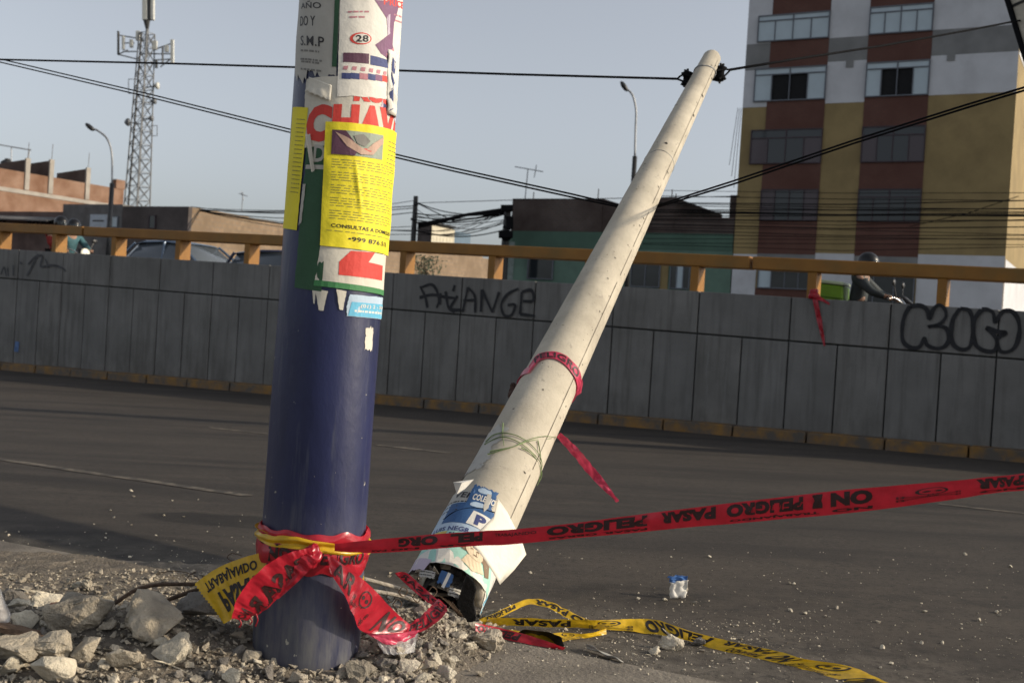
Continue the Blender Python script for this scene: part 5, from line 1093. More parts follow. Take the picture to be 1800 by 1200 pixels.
rd = random.Random(12); GW = 'thin wires between the far utility poles'; LW = 'thin dark overhead wire among the far utility poles'
for i in range(15):
    y0 = rd.uniform(352, 415); y1 = rd.choice([rd.uniform(366, 382), rd.uniform(366, 420)])
    cable('overhead_wire', [at(729, y0, 62), at(889, y1, 56)], rd.choice([.018, .024, .03]), 'thin dark wire hung between the wooden pole and the green house pole', GW, rd.uniform(.15, .7))
for i in range(4): cable('overhead_wire', [at(735, 393 + i * 2.5, 62), at(775, 386 + i * 1.6, 60), at(820, 376 + i, 58), at(889, 366 + i * 3, 56)], .045, 'thick black cable bundle strand rising to the green house pole', GW)
for i in range(9):
    y0 = rd.uniform(352, 412); cable('overhead_wire', [at(336, 366 + rd.uniform(-3, 4), 69.5), at(729, y0, 62)], rd.choice([.018, .025]), 'thin dark wire from the tan brick house to the wooden pole', GW, rd.uniform(.1, .5))
cable('overhead_wire', [at(729, 357, 62), at(893, 352, 57), at(1300, 345, 50)], .018, LW, GW); cable('overhead_wire', [at(733, 357, 61.8), at(800, 390, 61)], .03, LW, GW)
rd = random.Random(4); G2 = 'wires strung in front of the apartment block'
for i in range(20):
    y = [341, 352, 357, 362, 366, 370, 374, 376, 378, 381, 386, 389, 393, 398, 404, 411, 417, 422, 429, 437][i]
    cable('overhead_wire', [at(1130, y - 4 + rd.uniform(-5, 5), 46), at(1480, y + rd.uniform(-2, 4), 42), at(1860, y + rd.uniform(-10, 10), 37)], rd.choice([.011, .014, .02]), 'thin dark wire crossing the apartment block %s' % ('just below the third window row' if y < 360 else 'over the fourth window row' if y < 392 else 'below the fourth window row' if y < 420 else 'just above the guard rail'), G2)
cable('overhead_wire', [at(1600, 398, 42), at(1700, 375, 40), at(1790, 345, 38)], .014, 'single wire slanting up across the ochre wall')
for i in range(3): cable('overhead_wire', [at(1303 - i * 3, 190, 50), at(1290 - i * 4, 330 - i * 20, 50)], .012, 'thin wire hanging down beside the apartment corner', 'wires at the apartment corner')
# rooftop aerials
def aerial(base, top, bars, d, label):
    b = at(*base, d); t = thing('tv_aerial', b, label, 'aerial', 'rooftop aerials'); MB().tube([b, at(*top, d)], .03, 5).build('mast', MT['galv'], t)
    for a, c in bars: MB().tube([at(*a, d), at(*c, d)], .025, 5).build('rod', MT['galv'], t)
aerial((923, 350), (928, 298), [((905, 293), (955, 302)), ((943, 290), (939, 312))], 58, 'thin television aerial on the green house roof')
aerial((425, 372), (427, 338), [((420, 340), (435, 345)), ((424, 336), (428, 352))], 72, 'small aerial on the tan brick house roof')

# ================================================================== VEHICLES AND RIDERS
class Frm:
    def __init__(s, base, F_, yaw=0): s.b = V(base); s.F = F_.normalized(); s.L = Z.cross(s.F).normalized()
    def __call__(s, x, y, z): return s.b + s.F * x + s.L * y + Z * z
rubber = M('tyre_rubber', (.015, .015, .016), .8, .2); chrome = M('chrome', (.45, .45, .45), .2, .05, metal=.9); blackm = M('black_trim', (.012, .012, .013), .45, .1)
lampg = M('headlamp_glass', (.75, .74, .62), .15, .05, spec=.8)
def wheel(fr, x, y, r, w, par, hub):
    mb = MB(); n = 24; m = 8; vs = []
    for i in range(n):
        a = 2 * math.pi * i / n
        for j in range(m):
            b = 2 * math.pi * j / m; rr = r - w * .5 + w * .5 * math.cos(b); vs.append(fr(x + rr * math.cos(a), y + w * .5 * math.sin(b), r + rr * math.sin(a)))
    mb.add(vs, [(i * m + j, ((i + 1) % n) * m + j, ((i + 1) % n) * m + (j + 1) % m, i * m + (j + 1) % m) for i in range(n) for j in range(m)])
    t = mb.build('wheel', rubber, par, smooth=True); q = MB()
    q.tube([fr(x, y - w * .45, r), fr(x, y + w * .45, r)], r * .28, 12)
    for k in range(6):
        a = math.pi * k / 6; q.tube([fr(x - (r - w) * math.cos(a), y, r - (r - w) * math.sin(a)), fr(x + (r - w) * math.cos(a), y, r + (r - w) * math.sin(a))], .012 if w < .15 else .03, 5)
    q.build('rim', hub, t)
def car(base, F_, label, paint, H=1.42, L=4.1, wd=1.68, boxy=False):
    fr = Frm(base, F_); t = thing('car', base, label, 'car')
    hw = wd / 2
    def loft(name, stn, mat, smooth=True, par=t):   # stations: x, zlo, zhi, half-width lo, half-width hi
        vs = []; m = 10
        for (x, z0, z1, a, b) in stn:
            r = min(.12, (z1 - z0) * .3)
            pr = [(a * .92, z0), (a, z0 + r), ((a + b) / 2 + .01, (z0 + z1) / 2), (b, z1 - r), (b * .86, z1)]
            vs += [fr(x, y, z) for y, z in pr] + [fr(x, -y, z) for y, z in reversed(pr)]
        n = len(stn); fs = [(i * m + j, i * m + (j + 1) % m, (i + 1) * m + (j + 1) % m, (i + 1) * m + j) for i in range(n - 1) for j in range(m)] + [tuple(range(m)), tuple((n - 1) * m + j for j in reversed(range(m)))]
        return MB().add(vs, fs).build(name, mat, par, smooth=smooth)
    h = H / 1.42; bl_ = .86 * h
    loft('body', [(-L / 2, .35, .72 * h, hw * .80, hw * .74), (-L / 2 + .12, .25, .84 * h, hw * .95, hw * .9), (-L * .3, .22, bl_, hw, hw * .95), (0, .2, bl_, hw, hw * .96), (L * .22, .22, bl_, hw, hw * .95), (L * .4, .24, .78 * h, hw * .95, hw * .86), (L / 2 - .06, .28, .66 * h, hw * .86, hw * .74), (L / 2, .36, .58 * h, hw * .78, hw * .66)], paint)
    cx0, cx1 = (-L * .46, L * .16) if boxy else (-L * .42, L * .27)
    cab = loft('windows', [(cx0, bl_ - .05, bl_ + .02, hw * .90, hw * .86), (cx0 + (.25 if boxy else .55), bl_ - .05, H - .06, hw * .92, hw * .74), (-.2, bl_ - .05, H - .02, hw * .93, hw * .75), (cx1 - .8, bl_ - .05, H - .05, hw * .92, hw * .73), (cx1, bl_ - .05, bl_ + .02, hw * .90, hw * .84)], glassmat('car_glass', (.10, .115, .13), .06))
    vs = []; xs = [cx0 + (.22 if boxy else .48), cx0 + .7, -.2, cx1 - 1.0, cx1 - .76]; zs = [H - .07, H - .015, H + .005, H - .02, H - .05]
    mb = MB()
    for x, z in zip(xs, zs): vs += [fr(x, -hw * .72, z - .03), fr(x, -hw * .55, z + .012), fr(x, 0, z + .025), fr(x, hw * .55, z + .012), fr(x, hw * .72, z - .03)]
    mb.add(vs, [(i * 5 + j, i * 5 + j + 1, (i + 1) * 5 + j + 1, (i + 1) * 5 + j) for i in range(4) for j in range(4)]).build('roof', paint, t, smooth=True, thick=.03)
    for sd in (-1, 1):
        for (xa, za_, xb, zb_) in ((cx1 + .02, bl_, cx1 - .78, H - .05), (-.15, bl_, -.2, H - .03), (cx0 - .02, bl_, cx0 + (.24 if boxy else .5), H - .07)):
            MB().tube([fr(xa, sd * hw * .90, za_), fr(xb, sd * hw * .745, zb_)], .035, 6).build('pillar', paint, t)
        for xx in (-L * .31, L * .32): wheel(fr, xx, sd * (hw - .09), .3, .19, t, chrome)
        MB().ball(fr(cx1 - .25, sd * (hw + .1), bl_ + .08), .05, .1, .07, 10, 6, fr.F, fr.L).build('mirror', paint, t, smooth=True)
        MB().ball(fr(L / 2 - .1, sd * hw * .62, .6 * h), .1, .16, .09, 10, 6, fr.F, fr.L).build('headlight', lampg, t, smooth=True)
        MB().box(fr(-.45, sd * (hw + .01), .78 * h), .16, .03, .03, fr.F, fr.L).build('door_handle', blackm, t)
    MB().box(fr(L / 2 - .02, 0, .38), .1, wd * .8, .14, fr.F, fr.L).build('bumper', blackm, t)
def onroad(px, t): # point on the far road under a photo column, t metres behind the wall face
    s_ = on_t(px, 470, t)[0]; return W(s_, t, zfar(s_))
pc = M('car_paint_grey_blue', (.10, .14, .20), .25, .05, 2, spec=.7, metal=.3); pn_ = M('car_paint_navy', (.012, .016, .045), .3, .05, 2, spec=.6)
car(onroad(334, 4.6), U, 'rounded grey-blue car passing behind the guard rail', pc, 1.50, 3.9)
car(onroad(560, 3.4), U, 'dark navy car just left of the blue pole behind the rail', pn_, 1.36, 4.2, boxy=True)

def moto(base, F_, label, paint, big=False):
    fr = Frm(base, F_); t = thing('motorcycle', base, label, 'motorcycle', 'motorcycles on the far road')
    wheel(fr, -.62, 0, .3, .11, t, chrome); wheel(fr, .66, 0, .3, .10, t, chrome)
    for sd in (-1, 1): MB().tube([fr(.66, sd * .09, .3), fr(.42, sd * .09, .92)], .022, 8).build('fork', chrome, t); MB().tube([fr(-.6, sd * .12, .32), fr(-.42, sd * .13, .72)], .03, 8).build('shock', blackm, t)
    MB().ball(fr(.12, 0, .78), .27, .15, .14, 16, 10, fr.F, fr.L).build('fuel_tank', paint, t, smooth=True)
    MB().hexa([fr(-.75, -.13, .72), fr(.0, -.12, .70), fr(.0, .12, .70), fr(-.75, .13, .72), fr(-.75, -.12, .82), fr(.0, -.1, .78), fr(.0, .1, .78), fr(-.75, .12, .82)]).build('seat', blackm, t, bevel=.03)
    MB().box(fr(.08, 0, .42), .42, .26, .34, fr.F, fr.L).build('engine', MT['steel'], t, bevel=.04)
    MB().tube(spline([fr(.2, -.14, .35), fr(0, -.17, .24), fr(-.4, -.2, .3), fr(-.85, -.22, .4)], 5), [.025] * 8 + [.045] * 8, 8).build('exhaust', chrome, t)
    MB().tube([fr(.42, 0, .9), fr(-.1, 0, .6), fr(-.6, 0, .36)], .035, 8).build('frame', MT['steel'], t)
    MB().tube(spline([fr(.22, -.36, 1.04), fr(.30, -.22, 1.06), fr(.40, -.06, .98), fr(.40, .06, .98), fr(.30, .22, 1.06), fr(.22, .36, 1.04)], 6), .014, 8).build('handlebar', chrome, t, smooth=True)
    for sd in (-1, 1):
        MB().tube([fr(.32, sd * .24, 1.06), fr(.30, sd * .34, 1.24)], .008, 6).build('mirror_stem', MT['steel'], t); MB().ball(fr(.30, sd * .36, 1.27), .02, .075, .05, 12, 6, fr.F, fr.L).build('mirror', blackm, t, smooth=True)
        MB().tube([fr(.24, sd * .26, 1.045), fr(.21, sd * .38, 1.035)], .019, 8).build('grip', blackm, t); MB().ball(fr(.46, sd * .2, .86), .04, .04, .04, 10, 6).build('indicator', M('amber_lens', (.6, .25, .03), .3), t)
    r = .12 if big else .095; c = fr(.52, 0, .90 if not big else .98)
    MB().tube([c - fr.F * .12, c - fr.F * .03, c], [r * .5, r, r * 1.02], 14).build('headlight_shell', blackm, t, smooth=True)
    MB().ball(c, .03, r * .95, r * .95, 14, 8, fr.F, fr.L).build('headlight', lampg, t, smooth=True)
    MB().hexa([fr(.42, -.1, 1.0), fr(.52, -.09, 1.0), fr(.52, .09, 1.0), fr(.42, .1, 1.0), fr(.36, -.08, 1.1), fr(.40, -.07, 1.1), fr(.40, .07, 1.1), fr(.36, .08, 1.1)]).build('instrument_panel', blackm, t, bevel=.015)
    for xx, n_ in ((-.62, 'rear_fender'), (.66, 'front_fender')):
        MB().grid(lambda u, v: fr(xx + .34 * math.cos(.4 + 2.2 * u), -.07 + .14 * v, .3 + .34 * math.sin(.4 + 2.2 * u)), 10, 3).build(n_, paint, t, smooth=True, thick=.01)
    return fr, t

def skinmesh(verts, edges, name, mat, parent, sub=2):
    o0 = wloc(parent); me = bpy.data.meshes.new('tmp'); me.from_pydata([v[0] - o0 for v in verts], edges, [])
    ob = bpy.data.objects.new('tmp', me); col.objects.link(ob); md = ob.modifiers.new('s', 'SKIN')
    for i, v in enumerate(verts): sv = me.skin_vertices[0].data[i]; sv.radius = (v[1], v[1] if len(v) < 3 else v[2]); sv.use_root = (i == 0)
    ob.modifiers.new('sub', 'SUBSURF').levels = sub
    dg = bpy.context.evaluated_depsgraph_get(); dg.update(); m2 = bpy.data.meshes.new_from_object(ob.evaluated_get(dg)); bpy.data.objects.remove(ob); bpy.data.meshes.remove(me)
    m2.materials.clear(); m2.materials.append(mat); m2.polygons.foreach_set('use_smooth', [True] * len(m2.polygons))
    o = bpy.data.objects.new(name, m2); col.objects.link(o); o.parent = parent; return o
skinm = M('skin', (.30, .17, .11), .6, .08)
def rider(fr, x0, label, jacket, trousers, helmet, hlab, grip=True, dz=0.0, lean=.12):
    t = thing('person', fr(x0, 0, .8), label, 'person', None)
    P = lambda x, y, z: fr(x0 + x, y, z + dz)
    hd = P(lean + .10, 0, 1.52)
    G_ = lambda sd: fr(.235, sd * .32, 1.055) if grip else P(.30, sd * .20, 1.02)
    body = [(P(0, 0, .88), .12), (P(lean * .4, 0, 1.04), .12), (P(lean, 0, 1.24), .125), (P(lean + .04, 0, 1.36), .07), (P(lean + .07, 0, 1.44), .055), (hd, .085), (P(lean + .11, 0, 1.60), .075)]
    E = [(0, 1), (1, 2), (2, 3), (3, 4), (4, 5), (5, 6)]
    arms = []
    for sd in (-1, 1):
        b = len(body); g = G_(sd); sh = P(lean, sd * .18, 1.34); el = sh.lerp(g, .5) - Z * .07 + fr.L * sd * .07
        body += [(sh, .062), (el, .043), (g - fr.F * .06 + Z * .02, .028), (g - fr.F * .01 + Z * .018, .033)]; E += [(3, b), (b, b + 1), (b + 1, b + 2), (b + 2, b + 3)]; arms.append((sh, el, g))
        h = len(body); kn_ = P(.38, sd * .19, .80); an = P(.16, sd * .17, .40)
        body += [(P(.04, sd * .09, .86), .095), (kn_, .065), (an, .042), (P(.30, sd * .17, .34), .036)]; E += [(0, h), (h, h + 1), (h + 1, h + 2), (h + 2, h + 3)]
    bo = skinmesh(body, E, 'body', skinm, t)
    for sd, (sh, el, g) in zip((-1, 1), arms):     # fingers curled round the grip
        for k in range(4):
            c = g + fr.L * sd * (.035 - .022 * k); MB().tube([c - fr.F * .01 + Z * .03, c + fr.F * .032 + Z * .022, c + fr.F * .036 - Z * .008, c + fr.F * .012 - Z * .028], [.010, .010, .009, .007], 6).build('finger', skinm, bo)
        MB().tube([g - fr.L * sd * .03 - fr.F * .02 + Z * .015, g - fr.L * sd * .055 + fr.F * .0 - Z * .01, g - fr.L * sd * .05 + fr.F * .022 - Z * .022], [.012, .011, .008], 6).build('thumb', skinm, bo)
    jk = [(P(0, 0, .90), .15, .13), (P(lean * .4, 0, 1.05), .155, .14), (P(lean, 0, 1.25), .165, .15), (P(lean + .03, 0, 1.37), .10)]
    JE = [(0, 1), (1, 2), (2, 3)]
    for sh, el, g in arms: b = len(jk); jk += [(sh, .085), (el, .062), (el.lerp(g, .82), .042)]; JE += [(3, b), (b, b + 1), (b + 1, b + 2)]
    skinmesh(jk, JE, 'jacket', jacket, t)
    tr_ = [(P(0, 0, .87), .15)]; TE = []
    for sd in (-1, 1): b = len(tr_); tr_ += [(P(.04, sd * .10, .86), .11), (P(.38, sd * .19, .80), .08), (P(.17, sd * .17, .43), .055)]; TE += [(0, b), (b, b + 1), (b + 1, b + 2)]
    skinmesh(tr_, TE, 'trousers', trousers, t)
    for sd in (-1, 1): MB().ball(P(.25, sd * .17, .345), .14, .05, .05, 12, 8, fr.F, fr.L).build('shoe', blackm, t, smooth=True)
    # head with a face under the helmet
    for y in (-.033, .033): MB().ball(hd + fr.F * .086 + fr.L * y + Z * .03, .010, .014, .009, 8, 6, fr.F, fr.L).build('eye', blackm, bo)
    MB().ball(hd + fr.F * .10, .022, .016, .03, 8, 6, fr.F, fr.L).build('nose', skinm, bo); MB().ball(hd + fr.F * .088 - Z * .045, .01, .028, .007, 8, 6, fr.F, fr.L).build('mouth', M('lips', (.25, .09, .07), .6), bo)
    hm = MB().ball(hd + Z * .045 - fr.F * .01, .148, .128, .142, 20, 14, fr.F, fr.L, zmin=-.45).build('helmet', helmet, t, smooth=True, thick=.012); hm['label'] = hlab
    MB().grid(lambda u, v: hd + Z * (.07 - .10 * v) + fr.F * (.142 * math.cos((u - .5) * 2.3)) + fr.L * (.135 * math.sin((u - .5) * 2.3)) , 12, 4).build('visor', gl_dk, hm, smooth=True, thick=.004)
    return t
jdark = M('dark_grey_jacket', (.028, .036, .038), .7, .2, 8); jred = M('red_jacket', (.30, .03, .025), .75, .2, 8); jteal = M('teal_jacket', (.035, .10, .115), .75, .2, 8); trd = M('dark_trousers', (.02, .02, .024), .85, .2)
hblk = M('black_helmet', (.010, .010, .011), .35, .1, spec=.35)
mb_ = onroad(1543, 1.7)
fr1, m1 = moto(mb_, U, 'motorcycle with a bright green delivery box', M('moto_black_paint', (.015, .015, .018), .3, .1))
rider(fr1, -.26, 'person in a dark jacket and black helmet riding the delivery motorcycle', jdark, trd, hblk, 'black helmet', lean=.03)
gr_ = M('green_box_fabric', (.155, .31, .02), .6, .12, 5, .1, 20); 
db = thing('delivery_box', fr1(-.66, 0, .84), 'bright green insulated delivery box behind the rider', 'delivery box')
MB().hexa([fr1(-.92, -.23, .84), fr1(-.42, -.23, .84), fr1(-.42, .23, .84), fr1(-.92, .23, .84), fr1(-.92, -.23, 1.24), fr1(-.42, -.23, 1.20), fr1(-.42, .23, 1.20), fr1(-.92, .23, 1.24)]).build('box_body', gr_, db, bevel=.02)
MB().hexa([fr1(-.93, -.24, 1.25), fr1(-.41, -.24, 1.21), fr1(-.41, .24, 1.21), fr1(-.93, .24, 1.25), fr1(-.92, -.23, 1.30), fr1(-.42, -.23, 1.26), fr1(-.42, .23, 1.26), fr1(-.92, .23, 1.30)]).build('lid', M('pale_green_lid', (.40, .48, .30), .5), db, bevel=.012)
MB().tube([fr1(-.92, -.238, 1.06), fr1(-.42, -.238, 1.02)], .008, 5).build('seam', M('dark_green_seam', (.06, .12, .01), .7), db)
mbx = MB(); c_ = (-.68, .93)
for q in ringp(0, 0, .075, .075, .026, 20): mbx.add([fr1(c_[0] + a, -.234, c_[1] + b) for a, b in q], [(0, 1, 2, 3)])
mbx.build('emblem', MT['ink'], db)
for dx in (-.50, ): MB().box(fr1(dx, -.236, .94), .05, .012, .13, fr1.F, fr1.L).build('emblem', MT['ink'], db)
# stripe on the helmet is a thin band
mb2_ = onroad(122, 1.45)
fr2, m2 = moto(mb2_, (U - N * .12), 'motorcycle with round headlight carrying two riders at far left', M('moto_red_paint', (.30, .02, .02), .35, .1), True)
rider(fr2, -.10, 'person in teal jacket and black helmet driving the far left motorcycle', jteal, M('pale_trousers', (.35, .30, .26), .8), hblk, 'black helmet with white visor edge', lean=.08)
rider(fr2, -.52, 'person in red jacket and black helmet riding pillion at far left', jred, trd, hblk, 'black helmet', grip=False, dz=.06, lean=.04)

# dark shrub behind the rail
def shrub(base, h, w, label):
    t = thing('shrub', base, label, 'shrub'); rd = random.Random(2)
    for k in range(7): MB().tube(spline([base, base + V((rd.uniform(-.1, .1), rd.uniform(-.1, .1), h * .5)), base + V((rd.uniform(-w, w) * .6, rd.uniform(-w, w) * .6, h * rd.uniform(.7, 1)))], 4), [.02] * 4 + [.012] * 5, 5).build('stem', MT['rust'], t)
    mb = MB()
    for k in range(700):
        c = base + V((rd.gauss(0, w * .38), rd.gauss(0, w * .38), h * (.25 + .75 * rd.random()) * 1)); a = V((rd.gauss(0, 1), rd.gauss(0, 1), rd.gauss(0, 1))).normalized(); b = a.orthogonal().normalized()
        mb.add([c - a * .05, c + b * .022, c + a * .05, c - b * .022], [(0, 1, 2, 3)])
    mb.build('foliage', M('dark_leaves', (.045, .055, .03), .8, .3), t)['kind'] = 'stuff'
sb_ = onroad(748, 9); shrub(sb_, 1.75, .55, 'small dark shrub beyond the rail beneath the utility pole')
# ================================================================== RUBBLE
rd = random.Random(21)
def hull(rd, n=13, flat=1.0, el=1.0, crisp=.25):
    bm = bmesh.new()
    for k in range(n):
        d = V((rd.gauss(0, 1), rd.gauss(0, 1), rd.gauss(0, 1))).normalized() * rd.uniform(1 - crisp, 1); bm.verts.new((d.x * el, d.y, d.z * flat))
    bmesh.ops.convex_hull(bm, input=bm.verts[:]); bmesh.ops.delete(bm, geom=[v for v in bm.verts if not v.link_faces], context='VERTS'); return bm
def rockmesh(name, rd, n, flat, el, mat, rough=0.0, sub=0):
    bm = hull(rd, n, flat, el)
    if sub:
        bmesh.ops.bevel(bm, geom=bm.edges[:], offset=.05, segments=1, affect='EDGES')
        bmesh.ops.subdivide_edges(bm, edges=bm.edges[:], cuts=sub, use_grid_fill=True)
        bmesh.ops.triangulate(bm, faces=bm.faces[:])
        sd = rd.uniform(0, 50)
        for v in bm.verts: v.co += v.co.normalized() * (rough * noise.noise(v.co * 2.3 + V((sd, 0, 0))) + rough * .6 * noise.noise(v.co * 6 + V((0, sd, 0))))
    else: bmesh.ops.bevel(bm, geom=bm.edges[:], offset=.035, segments=1, affect='EDGES')
    me = bpy.data.meshes.new(name); bm.to_mesh(me); bm.free(); me.materials.append(mat); return me
bx_, by_ = BP.B.x, BP.B.y
MND = [(on_z(285, 1105, .1), .42, .22, .12), (on_z(60, 1075, .1), .40, .16, .075), (on_z(735, 1110, .1), .20, .26, .10), (on_z(150, 1150, .08), .5, .22, .05), (on_z(660, 1075, .1), .25, .2, .05)]
LIMR = [on_z(872, 1128, SWZ), on_z(815, 1210, SWZ)]
def inside(x, y):    # rubble area mask 0..1
    s_, t_ = st(V((x, y, 0))); a, b = LIMR
    # right limit: line a->b ; far limit: a bit beyond the sidewalk edge
    cr = (b.x - a.x) * (y - a.y) - (b.y - a.y) * (x - a.x)
    n_ = .10 * noise.noise(V((x * 3, y * 3, 0)))
    d = -cr / ((b - a).length) + n_
    f = (te + .42 + n_ - t_)
    return max(0, min(1, d / .12 + .2)) * max(0, min(1, f / .2 + .1))
def H(x, y):
    m = inside(x, y); h = .012
    for c, sx, sy, a in MND: h += a * math.exp(-((x - c.x) / sx) ** 2 - ((y - c.y) / sy) ** 2)
    return m * h
def gr(x, y): return gz((x, y)) + H(x, y)
nx, ny = 150, 110; x0_, x1_, y0_, y1_ = -3.0, .25, 2.9, 5.6
mb = MB(); vs = []
for j in range(ny + 1):
    for i in range(nx + 1):
        x = x0_ + (x1_ - x0_) * i / nx; y = y0_ + (y1_ - y0_) * j / ny; h = H(x, y)
        z = gz((x, y)) + (h + .010 * noise.noise(V((x * 14, y * 14, 2))) + .006 * noise.noise(V((x * 34, y * 34, 5))) if h > .004 else -.03); vs.append(V((x, y, z)))
mb.add(vs, [(j * (nx + 1) + i, j * (nx + 1) + i + 1, (j + 1) * (nx + 1) + i + 1, (j + 1) * (nx + 1) + i) for j in range(ny) for i in range(nx)])
tag(mb.build('rubble_dust', MT['soil'], origin=(-1, 4, 0), smooth=True), 'grey brown dust and grit heaped under the rubble', 'dust', kind='stuff')
mats = [MT['rock'], MT['rock'], MT['rockb'], MT['rockc']]
LIB = [rockmesh('chunk', rd, rd.randint(10, 15), rd.uniform(.5, .9), rd.uniform(.9, 1.5), mats[k % 4]) for k in range(16)]
LIBD = [rockmesh('chunk', rd, 14, rd.uniform(.55, .85), rd.uniform(.9, 1.4), mats[k % 4], .15, 2) for k in range(10)]
placed = []
def put(me, x, y, r, label, group, sink=.25, rot=None, zoff=0):
    o = bpy.data.objects.new('concrete_chunk', me); col.objects.link(o); o.scale = (r, r, r)
    o.rotation_euler = rot or (rd.uniform(-.5, .5), rd.uniform(-.5, .5), rd.uniform(0, 6.28)); o.location = (x, y, gr(x, y) + r * (.62 - sink) + zoff)
    tag(o, label, 'rubble chunk', group); placed.append((x, y, r)); return o
# the chunks one can tell apart, placed one by one
BIG = [(265, 1098, .125, LIBD[0], 'large flat tan concrete slab propped left of the yellow tape end', (.35, -.5, .3)), (300, 1122, .085, LIBD[2], 'pale oblong chunk leaning against the large tan slab', (.9, .3, .8)),
       (345, 1112, .105, LIBD[7], 'round brownish chunk just below the yellow tape end', None), (135, 1100, .115, LIBD[5], 'big rough porous chunk left of the rebar', None), (72, 1076, .088, LIBD[6], 'pale rugged chunk in sunlight at the far left', None),
       (20, 1072, .085, LIBD[3], 'dark square block at the left edge of the rubble', (.1, .1, .4)), (42, 1098, .062, LIBD[2], 'small pale chunk beside the clear plastic at left', None), (35, 1163, .105, LIBD[9], 'wide grainy grey slab low at the left edge', (.1, .2, .9)),
       (90, 1150, .095, LIBD[1], 'grey grainy slab in shade beside the wide grainy slab', (.2, .1, .2)), (160, 1143, .072, LIB[4], 'angular grey chunk in the shade below the porous chunk', None), (12, 1182, .055, LIBD[2], 'pale flat stone in the lower left corner', (.0, .1, .3)),
       (96, 1192, .065, LIB[6], 'tan wedge at the bottom edge of the left heap', None), (858, 1136, .075, LIBD[1], 'wedge shaped grey chunk at the right end of the rubble', (.05, .15, .1)), (182, 1068, .052, LIBD[6], 'small sunlit two-tone chunk behind the porous chunk', None),
       (155, 1036, .04, LIBD[2], 'loose pale lump on the road behind the left heap', None), (138, 1034, .034, LIBD[6], 'smaller loose pale lump beside the first on the road', None), (225, 1128, .07, LIB[8], 'flat shaded grey chunk under the large tan slab', (.1, .1, 1)), (770, 1168, .040, LIBD[2], 'bright pale rounded chip in the right heap', None), (630, 1190, .05, LIBD[9], 'upright grey chunk touching the right side of the blue pole', (1.2, .1, .2)),
       (1178, 1138, .055, LIBD[6], 'pale jagged chunk on the road beside the fallen yellow tape', None), (1148, 1148, .03, LIBD[2], 'small white pointed chip by the pale jagged chunk', (1, .2, .2)), (1228, 1133, .033, LIBD[3], 'small dark chunk touching the fallen yellow tape', None), (700, 1075, .055, LIBD[2], 'pale chunk caught between rebar and red tape', None), (748, 1092, .05, LIBD[6], 'pale chunk under the fold of the red tape', None)]
for (px, py, r, me, lb, rot) in BIG:
    p = on_z(px, py, .05); 
    for _ in range(3): p = on_z(px, py, gr(p.x, p.y))
    put(me, p.x, p.y, r, lb, None, .2, rot)
G1 = 'concrete rubble heaped left of the blue pole'; G2_ = 'concrete rubble heaped right of the blue pole'; L1 = 'angular grey concrete chunk in the heap left of the blue pole'; L2 = 'angular pale grey concrete chunk in the heap right of the blue pole'
cnt = 0; tries = 0
while cnt < 285 and tries < 20000:
    tries += 1; px = rd.uniform(-20, 880) if rd.random() < .6 else rd.uniform(622, 860); py = 1000 + 210 * rd.random() ** .7
    p = on_z(px, py, .06); m = inside(p.x, p.y)
    if m < .35 or rd.random() > m: continue
    if (V((p.x, p.y)) - V((bx_, by_))).length < .2: continue
    r = min(.05, .014 + abs(rd.gauss(0, .013))); 
    if py < 1060 and px < 450: r *= .6
    if any((p.x - a) ** 2 + (p.y - b) ** 2 < (.62 * (r + c)) ** 2 for a, b, c in placed): continue
    right = p.x > bx_ + .05
    if right: r = min(.05, r * 1.2)
    me = rd.choice(LIB if r < .032 else LIB + LIBD); mn = me.materials[0].name
    lb = '%s %s concrete chunk %s' % ('tiny' if r < .018 else 'small' if r < .026 else 'medium' if r < .036 else 'larger', 'pale' if 'pale' in mn else 'dark' if 'dark' in mn else 'grey',
        (('at the bottom edge ' if py > 1165 else 'under the red tape ' if py < 1110 else 'in the middle ') + 'of the right heap' if py >= 1110 else 'under the red tape in the right heap') if right else
        ('at the back ' if py < 1070 else 'in front ' if py > 1165 else 'in the middle ') + ('of the left heap by the picture edge' if px < 150 else 'of the left heap near the tan slab' if px < 320 else 'of the left heap beside the blue pole'))
    put(me, p.x, p.y, r, lb, G2_ if right else G1, .28); cnt += 1
print('chunks', cnt)
# gravel: past counting
def gravel(name, n, sampler, label, mats_, rmin, rmax, seed):
    r_ = random.Random(seed); protos = []
    for k in range(8):
        bm = hull(r_, 8, .7, 1.2); bm.verts.index_update(); protos.append(([v.co.copy() for v in bm.verts], [tuple(v.index for v in f.verts) for f in bm.faces])); bm.free()
    V_, F_ = [], []; c = 0
    while c < n:
        q = sampler(r_)
        if q is None: continue
        x, y, k = q; r = (rmin + (rmax - rmin) * r_.random() ** 3.2) * k; R_ = Matrix.Rotation(r_.uniform(0, 6.28), 3, 'Z') @ Matrix.Rotation(r_.uniform(-1, 1), 3, 'X'); vs, fs = protos[r_.randrange(8)]; b = len(V_); o = V((x, y, gr(x, y) + r * .35))
        V_ += [o + R_ @ v * r for v in vs]; F_ += [tuple(i + b for i in f) for f in fs]; c += 1
    me = bpy.data.meshes.new(name); me.from_pydata([tuple(v) for v in V_], [], F_); me.materials.append(mats_); o = bpy.data.objects.new(name, me); col.objects.link(o); tag(o, label, 'gravel', kind='stuff')
def smp(r_):
    px = r_.uniform(-60, 900) if r_.random() < .62 else r_.uniform(615, 880); py = r_.uniform(985, 1215); p = on_z(px, py, .05); m = inside(p.x, p.y)
    return (p.x, p.y, 1) if r_.random() < m + .02 else None
gravel('gravel', 5200, smp, 'small concrete gravel strewn among the rubble', MT['rock'], .003, .014, 5)
gravel('gravel', 3600, smp, 'concrete crumbs as big as walnuts among the rubble', MT['rock'], .008, .024, 15)
gravel('gravel', 1800, smp, 'pale concrete crumbs strewn among the rubble', MT['rockb'], .003, .011, 6)
